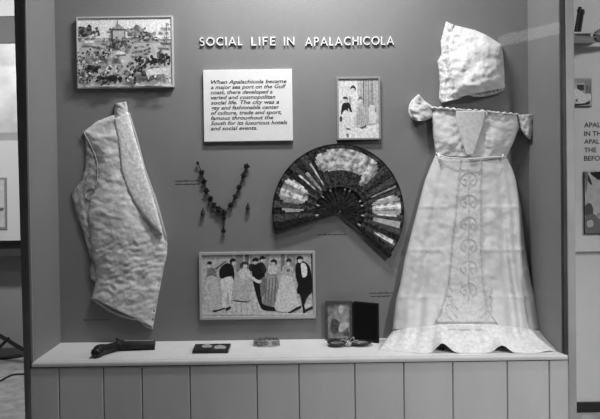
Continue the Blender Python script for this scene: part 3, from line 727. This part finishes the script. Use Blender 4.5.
# bodice
def bodf(s, t, u, v):
    return .010 * math.exp(-((u - 447) / 9) ** 2 - ((v - 138) / 11) ** 2) + .010 * math.exp(-((u - 494) / 9) ** 2 - ((v - 142) / 9) ** 2) + .004 * nz(u, v, .1, 2) + .0012 * math.sin((u + v) * .55) * (1 if s < .4 else .3) * t
puff([(431, 108), (432, 120), (433, 135), (436, 156)], [(518, 114.6), (520, 127), (513, 143), (506, 158)], lambda s, t: .040, y0=-.016, rows=50, cols=60, wr=.003, ws=.1, extra=bodf, power=.4).build('bodice', gcloth, gown, smooth=True)
mb = MB()
def bod_y(u): s = (u - 434) / 80; return -.020 - .044 * max(0, 1 - (2 * s - 1) ** 2) ** .4
rows = []
for i in range(40):
    v = 111 + 44 * i / 39; hw = 15 - 12.5 * max(0, (v - 118) / 38) ** 1.2; c = 471 - (v - 111) * .03
    rows.append([P(c + hw * (j / 6 - 1), v, bod_y(c + hw * (j / 6 - 1)) - .0050) for j in range(13)])
mb.grid(rows); mb.build('bodice_embroidery', emb, gown, smooth=True, solid=.001)
nk = [(431, 107.4), (447, 108.6), (463, 110), (482, 111), (500, 113), (518, 114.6)]
nkp = resample(nk, 60)
mb = MB(); mb.tube([P(u, v + .5 * math.sin(i * 1.6), -.022 - .040 * max(0, 1 - (2 * i / 59 - 1) ** 2) ** .45) for i, (u, v) in enumerate(nkp)], [.003 + .0012 * math.sin(i * 1.3) for i in range(60)], 8); mb.build('neck_frill', lace, gown, smooth=True)
wc = sm([(436, 153), (442, 156), (448, 157.4), (458, 158.2), (470, 158.6), (485, 157.6), (496, 157), (506, 157)], 6, False)
mb = MB(); mb.tube([P(u, v, -.026 - .046 * max(0, 1 - (2 * (u - 436) / 70 - 1) ** 2) ** .4) for u, v in wc], .0019, 8); mb.build('waist_cord', lawn, gown, smooth=True)
mb = MB(); mb.tube([P(438.5, 153, -.05), P(438.8, 158, -.052), P(439.5, 163, -.050)], [.003, .0045, .002], 8); mb.build('cord_tassel', lawn, gown, smooth=True)
mb = MB(); mb.tube([P(503, 154, -.05), P(502, 160, -.05)], [.003, .002], 8); mb.build('cord_tassel', lawn, gown, smooth=True)
sl1 = puff([(419, 94.5), (412, 102), (409, 109), (411, 116), (416, 121)], [(419.6, 94.6), (425, 101), (433, 106.5), (434, 117), (424, 121)], .030, y0=-.012, rows=30, cols=20, wr=.006, ws=.15)
sl1.build('sleeve', gcloth, gown, smooth=True)
mb = MB(); mb.tube([P(u, v, -.022) for u, v in sm([(419, 95), (412, 102), (409.6, 109), (411, 116), (417, 120.5)], 6, False)], .0034, 8); mb.build('cuff_lace', lace, gown, smooth=True)
sl2 = puff([(517, 114.8), (518.5, 122), (521, 130), (526, 137), (529.5, 139.4)], [(534, 114), (534.2, 122), (533, 131), (531, 139), (530.4, 139.6)], .020, y0=-.014, rows=30, cols=20, wr=.006, ws=.15)
sl2.build('sleeve', gcloth, gown, smooth=True)
# peg that shows under the lifted hem
pg_ = Z(444.6, 352.4, ZS); mb = MB(); mb.tube([pg_ + Vector((0, .028, .0005)), pg_ + Vector((0, .028, .004)), pg_ + Vector((0, .028, .0045)), pg_ + Vector((0, .028, .040))], [.008, .008, .0048, .0048], 12)
tag(mb.build('stand_peg', black, origin=pg_ + Vector((0, .028, 0))), 'black peg foot showing under the lifted hem of the white gown', 'stand')

# ------------------------------------------------------------------ things on the shelf
pb = Z(122, 352, ZS)
gun = thing('pistol', (pb.x, pb.y, ZS), 'old dark percussion pistol lying on the left end of the shelf', 'pistol')
gunm = M('dark_gunmetal', .014, .35, .008, 60, spec=.35); woodm = M('dark_walnut', .012, .3, .006, 40, spec=.35)
def sh(u, v, h): p = Z(u, v, ZS); return Vector((p.x, p.y, ZS + h))
b0, b1 = sh(119, 350.5, .0148), sh(155, 349.2, .0130)
mb = MB(); mb.tube([b0, b0.lerp(b1, .1), b1], [.0158, .0150, .0138], 8, phase=.39); mb.tube([b1, b1 + (b1 - b0).normalized() * .0006], .0065, 10, 1); mb.build('barrel', [gunm, black], gun)
mb = MB(); mb.tube([b0.lerp(b1, -.05), b0.lerp(b1, .02)], .0165, 12); mb.build('collar_band', gunm, gun, bevel=.001)
g1 = sh(113, 352, .0135); g2 = sh(107, 353.6, .0135); g3 = sh(101.5, 355.2, .0162); g4 = sh(98.4, 356.6, .0167); g5 = sh(97.0, 357.6, .0150)
mb = MB(); mb.tube([b0, g1, g2, g3, g4, g5], [.0140, .0130, .0140, .0160, .0165, .0140], 14); mb.build('grip', woodm, gun, smooth=True)
mb = MB(); mb.ball(g5 + Vector((-.001, -.002, .000)), .0150, 2, sc=(1.05, .9, .95)); mb.build('butt_cap', gunm, gun, smooth=True)
mb = MB(); hb = b0 + Vector((-.004, .006, .012)); mb.tube([hb, hb + Vector((-.002, .001, .004)), hb + Vector((-.007, .002, .006))], [.005, .004, .003], 8); mb.build('hammer', gunm, gun, smooth=True)
mb = MB(); mb.tube([b0.lerp(b1, .15) + Vector((0, -.002, .0135)), b1 + Vector((-.004, -.002, .0118))], .0028, 6); mb.build('barrel_highlight', M('highlight_steel', .5, .3, .03, 50, metal=.6), gun)  # pale strip standing in for the highlight along the barrel top
mb = MB(); tg = [b0 + Vector((.002, -.014, -.004)), b0 + Vector((-.006, -.026, -.006)), b0 + Vector((-.020, -.026, -.006)), g2 + Vector((.002, -.012, -.004))]
mb.tube(tg, .0016, 6); mb.build('trigger_guard', gunm, gun)

# flat dark case with pale ovals
c = [Z(192.2, 353.8, ZS), Z(228.2, 353.4, ZS), Z(231, 346.2, ZS), Z(195.2, 346.7, ZS)]
cc = (c[0] + c[2]) / 2
wal = thing('card_case', (cc.x, cc.y, ZS), 'flat dark card case with two pale oval inlays lying on the shelf', 'card case')
up = lambda p, h: Vector((p.x, p.y, ZS + h))
mb = MB(); mb.hexa([up(p, .0004) for p in c] + [up(p, .0085) for p in c]); mb.build('body', M('tortoiseshell', .015, .3, .012, 60), wal, bevel=.0012)
for (uc, vc_, ru, rv) in ((207, 346.2, 5.2, 1.7), (220, 347.3, 6.2, 1.9)):
    mb = MB(); mb.prism([up(Z(uc + ru * math.cos(a), vc_ + rv * math.sin(a) * (1 + .25 * math.sin(3 * a)), ZS + .0085), .0090) for a in [6.283 * k / 20 for k in range(20)]], (0, 0, -.0006))
    mb.build('inlay', M('pearl_inlay', .45, .3, .1, 90), wal)['label'] = 'pale oval inlay'

# bracelet
bcn = Z(266.5, 345.4, ZS)
br = thing('bracelet', (bcn.x, bcn.y, ZS), 'oval engraved metal bracelet standing on the shelf between card case and picture case', 'bracelet')
mb = MB(); rows = []
for k in range(48):
    a = 6.283 * k / 48; rx, ry = .0385, .020
    o_ = lambda s, z: Vector((bcn.x + rx * s * math.cos(a), bcn.y + ry * s * math.sin(a), ZS + z))
    rows.append([o_(1, .0004), o_(1.02, .002), o_(1.02, .018), o_(1, .0196), o_(.95, .0196), o_(.95, .0004)])
rows.append(rows[0]); mb.grid([[r[i] for r in rows] for i in range(6)] + [[r[0] for r in rows]]); bmesh.ops.remove_doubles(mb.bm, verts=mb.bm.verts, dist=1e-6)
mb.build('band', M('engraved_metal', .42, .35, lo=.05, scale=130, metal=.5), br, smooth=False)
for h in (.0025, .0180):
    mb = MB(); mb.tube([Vector((bcn.x + .0397 * math.cos(6.283 * k / 48), bcn.y + .0208 * math.sin(6.283 * k / 48), ZS + h)) for k in range(49)], .0012, 6, cap=False); mb.build('rim', M('bright_rim', .5, .3, metal=.6), br, smooth=True)
mb = MB(); mb.box((bcn.x + .006, bcn.y - .0225, ZS + .003), (bcn.x + .016, bcn.y - .0185, ZS + .0175)); mb.build('clasp', M('bright_rim', .5), br, bevel=.001)

# hinged picture case, open like a book
h0 = Z(353.2, 340.4, ZS); l0 = Z(325.6, 340.4, ZS); r0 = Z(378.4, 343.6, ZS)
pcs = thing('hinged_picture_case', (h0.x, h0.y, ZS), 'open hinged dark leather case with a portrait standing against the case back', 'picture case')
hgt = P(353, 301.4, h0.y).z - ZS
dirL = (l0 - h0); dirL.z = 0; dirR = (r0 - h0); dirR.z = 0
leath = M('black_leather', .008, .5, .003, 70, spec=.2)
def leaf_box(a, d, t0, t1, z0, z1, off, th):
    n = Vector((-d.y, d.x, 0)).normalized()
    if n.y > 0: n = -n
    p = [a + d * t0 + n * off, a + d * t1 + n * off, a + d * t1 + n * (off - th), a + d * t0 + n * (off - th)]
    return [Vector((q.x, q.y, z0)) for q in p] + [Vector((q.x, q.y, z1)) for q in p]
zb0 = ZS + .0004
mb = MB(); mb.hexa(leaf_box(h0, dirL, .03, 1, zb0, ZS + hgt, 0, .009)); lf = mb.build('leaf', leath, pcs, bevel=.001)
mb = MB()
for (t0, t1, za, zz) in ((.03, .12, 0, hgt), (.91, 1, 0, hgt), (.12, .91, 0, .008), (.12, .91, hgt - .008, hgt)): mb.hexa(leaf_box(h0, dirL, t0, t1, zb0 + za, ZS + zz, .004, .004))
mb.build('mat_frame', M('dull_gilt', .07, .4, .03, 80), lf)
mats = [M('portrait_ground', .30, .35, .10, 60), M('portrait_dark', .07, .4, .04, 90), M('portrait_pale', .50, .4, .12, 80), M('portrait_mid', .2, .4, .07, 80)]
mb = MB(); mb.hexa(leaf_box(h0, dirL, .11, .92, zb0 + .007, ZS + hgt - .007, .001, .001), 0)
n = Vector((-dirL.y, dirL.x, 0)).normalized(); n = -n if n.y > 0 else n
def pp(pts, mi, o): mb.poly([h0 + dirL * (1 - s) + n * (.0012 + .0002 * o) + Vector((0, 0, hgt * z)) for s, z in sm(pts, 4)], mi)
pp([(.1, .6), (.3, .75), (.45, .95), (.12, .95)], 3, 0)
pp([(.12, .10), (.40, .1), (.72, .12), (.84, .3), (.7, .40), (.5, .34), (.2, .25)], 3, 1)
pp([(.18, .28), (.2, .48), (.30, .56), (.44, .52), (.52, .4), (.46, .24), (.3, .16)], 1, 2)
pp([(.52, .42), (.66, .48), (.84, .44), (.86, .36), (.72, .30), (.58, .22), (.48, .26)], 2, 3)
pp([(.48, .86), (.56, .92), (.66, .86), (.64, .72), (.56, .66), (.49, .74)], 2, 4)
pp([(.66, .18), (.8, .26), (.86, .14), (.78, .1)], 1, 5)
mb.build('portrait', mats, lf, recalc=False)
mb = MB(); mb.hexa(leaf_box(h0, dirR, .02, 1, zb0, ZS + hgt, 0, .009)); rf = mb.build('leaf', leath, pcs, bevel=.001)
mb = MB(); mb.hexa(leaf_box(h0, dirR, .08, .94, zb0 + .006, ZS + hgt - .006, .0015, .0015)); mb.build('velvet_pad', M('black_velvet', .005, .9, spec=.1), rf)
mb = MB(); mb.tube([h0 + Vector((0, -.001, .004)), h0 + Vector((0, -.001, hgt - .003))], .0028, 8); mb.build('hinge', leath, pcs)

# pair of dark shell-shaped castanets tied with ribbon in front of the picture case
kc = Z(348, 347.5, ZS)
cas = thing('castanets', (kc.x, kc.y, ZS), 'pair of dark shell-shaped castanets tied with pale ribbon before the hinged picture case', 'castanets')
def shell(u, v, rx, ry, rot, name):
    c = Z(u, v, ZS); mb = MB(); rows = []
    for k in range(9):
        q = k / 8; rr = math.sin(min(q * 1.02, 1) * math.pi / 2); z = .0006 + .0125 * (1 - math.cos(q * math.pi / 2))
        rows.append([Vector((c.x + rr * rx * math.cos(a) * math.cos(rot) - rr * ry * math.sin(a) * math.sin(rot), c.y + rr * rx * math.cos(a) * math.sin(rot) + rr * ry * math.sin(a) * math.cos(rot), ZS + z)) for a in [6.283 * j / 28 for j in range(28)]])
    for k in range(1, 7):
        q = 1 - k / 6 * .98; z = .0125 - .0060 * (1 - q * q)
        rows.append([Vector((c.x + q * rx * .93 * math.cos(a) * math.cos(rot) - q * ry * .93 * math.sin(a) * math.sin(rot), c.y + q * rx * .93 * math.cos(a) * math.sin(rot) + q * ry * .93 * math.sin(a) * math.cos(rot), ZS + z)) for a in [6.283 * j / 28 for j in range(28)]])
    rows[0] = [r.lerp(Vector((c.x, c.y, ZS + .0006)), .6) for r in rows[1]]
    for r in rows[0]: r.z = ZS + .0006
    _, ff = mb.grid(rows, 0, True)
    for i, f in enumerate(ff):
        if i // 28 >= 10: f.material_index = 1
    mb.build(name, [M('dark_polished_wood', .02, .2, .008, 50), M('lit_hollow_wood', .16, .3, .08, 40)], cas, smooth=True)  # hollows coloured paler to show light on the inner bowl
shell(336.8, 346.0, .0290, .027, .1, 'castanet_shell'); shell(361, 345.4, .0350, .027, .15, 'castanet_shell')
ribm = M('pale_ribbon', .38, .6, .08, 60)
k0 = Z(349, 347, ZS)
mb = MB()
for (dx, dy, h) in ((-.020, .004, .022), (-.006, .010, .030), (.014, .006, .028), (.026, .0, .020), (.036, .004, .014)):
    p = [k0 + Vector((0, 0, .008)), k0 + Vector((dx * .4, dy * .5, h * .8)), k0 + Vector((dx, dy, h)), k0 + Vector((dx * 1.25, dy, h * .55)), k0 + Vector((dx * .7, dy - .006, .010))]
    pts = []
    for i in range(len(p) - 1):
        for t in range(4): pts.append(p[i].lerp(p[i + 1], t / 4))
    pts.append(p[-1]); mb.tube(pts, .0022, 6, squash=.5)
mb.build('ribbon', ribm, cas, smooth=True)
mb = MB(); mb.ball(k0 + Vector((0, -.002, .010)), .0065, 2, sc=(1.2, .8, .8)); mb.build('knot', ribm, cas, smooth=True)

# ------------------------------------------------------------------ exhibit beyond the case, on the right
yb_ = YR - 0.03
a = P(560, -60, yb_); b = P(660, 251, yb_)
zlo = P(585, 251.5, yb_).z
pan = thing('exhibit_board', (a.x + .5, YR, zlo), 'pale exhibit board with black capitals on the wall right of the case', 'exhibit board')
mb = MB(); mb.box((a.x, yb_, zlo), (a.x + 1.6, YR - .0005, 2.6)); mb.build('board', M('pale_board_paint', .70, .7, .012, 5), pan)
mb = MB()
for t, v0, v1 in (('APAL', 122.2, 127.4), ('IN TH', 131, 136), ('APAL', 139, 143.8), ('THE', 147.4, 152.4), ('BEFO', 155.6, 160.8)):
    p = P(584, v1, yb_); q = P(584, v0, yb_); hgt_ = q.z - p.z
    text_into(mb, t, p.x, None, p.z, yb_ - .001, hgt_ / .74, 0, bold=.0006)
mb.build('lettering', M('dark_grey_ink', .07, .7), pan, recalc=False)
# engraved view in a thin frame
def flat_print(name, label, u0, v0, u1, v1, polys, base, edge=None, th=.012):
    y = yb_ - th; um, vm = (u0 + u1) / 2, (v0 + v1) / 2
    x0, x1 = P(u0, vm, y).x, P(u1, vm, y).x; z0, z1 = P(min(um, 599), v1, y).z, P(min(um, 599), v0, y).z
    t = thing(name, ((x0 + x1) / 2, yb_, z0), label, 'picture')
    mb = MB(); mb.box((x0, y, z0), (x1, yb_ - .0005, z1)); mb.build('backing', M('print_edge_dark', .05, .6) if edge is None else edge, t)
    mb = MB(); e = .006; mats = [M('pale_print_paper', base, .8, .04, 30)]
    mb.poly([(x0 + e * .3, y - .0005, z0 + e), (x1 - e * .3, y - .0005, z0 + e), (x1 - e * .3, y - .0005, z1 - e * .3), (x0 + e * .3, y - .0005, z1 - e * .3)], 0)
    for i, (pts, g, k) in enumerate(polys):
        m = M(f'print_{int(round(g * 1000)):04d}', g, .8)
        if m not in mats: mats.append(m)
        q = []
        for p in (sm(pts, 4) if k else pts):
            r = P(p[0], p[1], y); q.append(Vector((min(max(r.x, x0), x1), y - .0008 - .0001 * i, min(max(r.z, z0 + e), z1))))
        mb.poly(q, mats.index(m))
    mb.build('print', mats, t, recalc=False)
T = lambda X, Y: (570 + X / 8.37, 65 + Y / 8.37)
flat_print('wall_print', 'small framed view with a dark window shape on the exhibit board under the steamboat', 573.5, 78.6, 591.6, 106.8,
           [([T(40, 118), T(180, 118), T(180, 150), T(40, 150)], .38, 0), ([T(120, 130), T(182, 130), T(182, 240), T(122, 240)], .30, 0), ([T(58, 165), T(116, 165), T(116, 215), T(60, 210)], .06, 0),
            ([T(138, 170), T(150, 170), T(146, 230), T(136, 230)], .10, 0), ([T(160, 180), T(172, 180), T(164, 235), T(156, 230)], .12, 0), ([T(36, 200), T(70, 205), T(120, 240), T(170, 245), T(160, 300), T(36, 320)], .75, 1),
            ([T(45, 290), T(62, 285), T(66, 305), T(46, 308)], .2, 1), ([T(40, 325), T(120, 322), T(165, 300), T(165, 330), T(40, 348)], .04, 0)], .5)
T2 = lambda X, Y: (560 + X / 2.62, 100 + Y / 2.62)
flat_print('wall_print', 'pale print with palm fronds on the exhibit board below the lettering', 584.6, 171.6, 625, 234.2,
           [([(585, 172), (625, 172), (625, 180), (585, 178)], .55, 0), ([(590, 173), (594, 172.5), (600, 177), (599, 180), (594, 177)], .03, 1), ([(594, 172), (601, 172), (604, 178), (599, 177)], .03, 1), ([(587, 174), (589, 176), (592, 184), (590, 184), (587, 179)], .06, 1), ([(585, 172), (588, 174), (586.5, 190), (585.4, 190)], .2, 1),
            ([(585, 206), (590, 203), (593, 209), (592, 216), (588, 220), (585, 214)], .10, 1), ([(585, 218), (594, 214), (604, 222), (625, 224), (625, 234), (585, 234)], .18, 1), ([(587, 222), (592, 220), (593, 226), (588, 227)], .5, 1), ([(600, 212), (625, 214), (625, 218), (600, 217)], .35, 1)], .72)
# steamboat model on the exhibit board
sc_ = 1.0
yb2 = yb_ - .10
bp = P(590, 40, yb2)
bt = thing('steamboat_model', (bp.x, yb2, bp.z), 'model steamboat with two dark leaning funnels fixed high on the exhibit board', 'model boat')
pale = M('pale_boat_paint', .55, .5); dkb = M('dark_boat_paint', .03, .5)
def bx(u0, v0, u1, v1, ya, yc, m, name, par=bt):
    p, q = P(u0, (v0 + v1) / 2, ya), P(u1, (v0 + v1) / 2, ya); z1, z0 = P(590, v0, ya).z, P(590, v1, ya).z
    mb = MB(); mb.box((p.x, ya, z0), (q.x, yc, z1)); return mb.build(name, m, par, bevel=.002)
hx0, hx1 = P(560, 38, yb2 - .05).x, P(640, 38, yb2 - .05).x; hz1, hz0 = P(590, 37.0, yb2 - .05).z, P(590, 40.6, yb2).z
mb = MB(); st = []
for k in range(25):
    t = k / 24; x = hx0 + (hx1 - hx0) * t; wd = .055 * (1 - abs(2 * t - 1) ** 3) + .006; lift = .02 * abs(2 * t - 1) ** 3
    st.append([Vector((x, yb2 - wd, hz1 + lift)), Vector((x, yb2 - wd * .75, hz0 + lift)), Vector((x, yb2 + wd * .75, hz0 + lift)), Vector((x, yb2 + wd, hz1 + lift))])
mb.grid(st)
mb.grid([[r[0] for r in st], [r[3] for r in st]]); mb.build('hull', pale, bt)
bx(562, 31.5, 592, 33.4, yb2 - .05, yb2 + .05, pale, 'upper_deck'); bx(562, 34.0, 591, 37.2, yb2 - .038, yb2 + .04, M('mid_boat_paint', .3, .5), 'deckhouse')
for i in range(9): bx(577.4 + i * 1.55, 33.2, 578.0 + i * 1.55, 36.8, yb2 - .047, yb2 - .043, dkb, 'deck_post')
for (ua, va, ub, vb) in ((579.8, 8.6, 575.8, 31.5), (582.6, 11, 579.4, 31.5)):
    mb = MB(); p, q = P(ua, va, yb2 - .02), P(ub, vb, yb2 - .02); mb.tube([q, p, p + (p - q).normalized() * .006, p + (p - q).normalized() * .007], [.0085, .0085, .0085, .0085], 10); mb.tube([p - (p - q).normalized() * .016, p - (p - q).normalized() * .004], .0115, 10); mb.build('funnel', dkb, bt, smooth=False)
for k in range(4):
    t = .25 + k * .18; p = P(579.8 - 4 * t, 8.6 + 23 * t, yb2 - .02); q = P(582.6 - 3.2 * t, 11 + 20.5 * t, yb2 - .02); mb = MB(); mb.tube([p, q], .003, 6); mb.build('funnel_brace', dkb, bt)
pw = P(601, 35, yb2 - .055); mb = MB()
mb.tube([pw, pw + Vector((0, .02, 0))], .03, 24); mb.build('paddle_box', dkb, bt)
for k in range(7):
    a_ = math.pi * (.9 - k * .13); mb = MB(); mb.tube([pw + Vector((0, -.003, 0)), pw + Vector((.05 * math.cos(a_), -.003, .034 * math.sin(a_)))], .002, 6); mb.build('paddle_rib', pale, bt)
mb = MB(); mb.box((bp.x - .08, yb2 + .03, bp.z + .012), (bp.x + .08, yb_ - .0001, bp.z + .026)); mb.build('bracket', dkb, bt)

# ------------------------------------------------------------------ exhibit beyond the case, on the left
ya = YL - .35
def zl(v, y): return P(8, v, y).z
ax0, ax1 = P(-60, 100, YL).x, P(26, 100, YL).x + 0.45
alc = thing('exhibit_alcove', (ax0 + .4, YL, zl(241, ya)), 'brightly lit white exhibit bay on the far wall left of the case', 'exhibit bay')
wm = M('white_bay_paint', .60, .7); gm = M('grey_fascia_paint', .17, .6)
mb = MB(); mb.box((ax0, ya, zl(42.6, ya)), (ax1, ya + .03, zl(16.5, ya))); mb.build('fascia', gm, alc)
mb = MB(); mb.box((ax0, ya + .03, zl(16.5, ya) - .02), (ax1, YL - .0005, zl(16.5, ya))); mb.build('top_panel', gm, alc)
mb = MB(); mb.box((ax0, ya - .01, zl(16.5, ya) + .0005), (ax1, ya + .02, zl(16.5, ya) + .6)); mb.build('upper_panel', M('pale_upper_panel', .85, .7), alc)
mb = MB(); mb.box((ax0, YL - .02, zl(150, YL)), (ax1, YL - .0005, zl(16.5, ya) - .02)); mb.build('mural', M('cloudy_mural', .80, .8, lo=.34, scale=2.2, detail=6), alc)
mb = MB(); mb.box((ax0, ya + .20, zl(141.5, ya + .2)), (ax1, YL - .02, zl(132.6, ya + .2))); mb.build('rail', M('grey_rail_paint', .35, .6), alc)
mb = MB(); mb.hexa([(ax0, ya + .04, zl(241, ya)), (ax1, ya + .04, zl(241, ya)), (ax1, YL - .02, zl(241, ya)), (ax0, YL - .02, zl(241, ya)), (ax0, ya + .17, zl(141, ya + .2)), (ax1, ya + .17, zl(141, ya + .2)), (ax1, YL - .02, zl(141, ya + .2)), (ax0, YL - .02, zl(141, ya + .2))]); mb.build('sloping_panel', wm, alc)
mb = MB(); mb.box((ax0, ya + .10, zl(256, ya + .1)), (ax1, YL - .02, zl(241, ya) - .0005)); mb.build('under_shadow', M('bay_shadow_dark', .06, .6), alc)  # dark block added as the shadow below the bay
area('bay_lamp', ((ax0 + ax1) / 2, ya + .08, zl(20, ya)), ((ax0 + ax1) / 2, YL, zl(150, YL)), ax1 - ax0, .05, 5)
# picture leaning on the sloping panel
za, zc_ = zl(241, ya), zl(141, ya + .2)
def slope(u, v, off):
    y = ya + .1
    for _ in range(6):
        p = P(u, v, y); y = ya + .04 + .13 * (p.z - za) / (zc_ - za) - off
    return P(u, v, y)
lp = thing('leaning_picture', slope(0, 229, .01), 'grey framed drawing leaning on the white exhibit bay at the far left edge', 'picture')
mb = MB(); q = [slope(-30, 229, .012), slope(6.4, 229, .012), slope(5.8, 177.6, .012), slope(-30, 177.6, .012)]
mb.prism(q, (0, .010, 0)); mb.build('frame', M('grey_picture_frame', .22, .6), lp)
mb = MB(); q = [slope(-28, 227, .0125), slope(4.6, 227, .0125), slope(4.1, 180, .0125), slope(-28, 180, .0125)]
mb.poly(q); mb.poly([slope(-28, 205, .0128), slope(4.2, 208, .0128), slope(3, 211, .0128), slope(-28, 213, .0128)], 1); mb.build('drawing', [M('grey_drawing', .5, .8, .05, 20), M('drawing_ink', .12, .8)], lp, recalc=False)

# black folding stand and cable on the floor at the left
fp0 = Z(6, 357, 0)
std = thing('folding_stand', (fp0.x, fp0.y, 0), 'black metal folding stand with crossed legs at the lower left edge', 'stand')
ys = fp0.y - .25
def lg(pts, r, name):
    mb = MB(); mb.tube([P(u, v, y) for u, v, y in pts], r, 8); mb.build(name, M('black_metal', .012, .4), std)
lg([(-14, 327.5, ys), (24, 350.2, ys)], .0145, 'leg'); lg([(9, 338, ys + .03), (-14, 361, ys + .03)], .011, 'leg'); lg([(24, 350.2, ys), (28, 353.2, ys - .02)], .0145, 'foot')
ring = []
for k in range(15):
    u = -12 + 40 * k / 14; v = 358.2 - 3.2 * max(0, (u - 2) / 24) ** 1.3; p = Z(u, v, .011); ring.append(p)
mb = MB(); mb.tube(ring, .011, 8); mb.build('base_bar', M('black_metal', .012), std, smooth=True)
cbl = [Z(u, v, .006) for u, v in sm([(-14, 384), (0, 380.8), (6, 377.6), (12, 375), (18, 374.2), (26, 374.0), (34, 374.6)], 5, False)]
mb = MB(); mb.tube(cbl, .0058, 8)
tag(mb.build('power_cable', M('black_rubber', .02, .5), origin=cbl[6], smooth=True), 'thin black cable curving across the floor at lower left', 'cable')
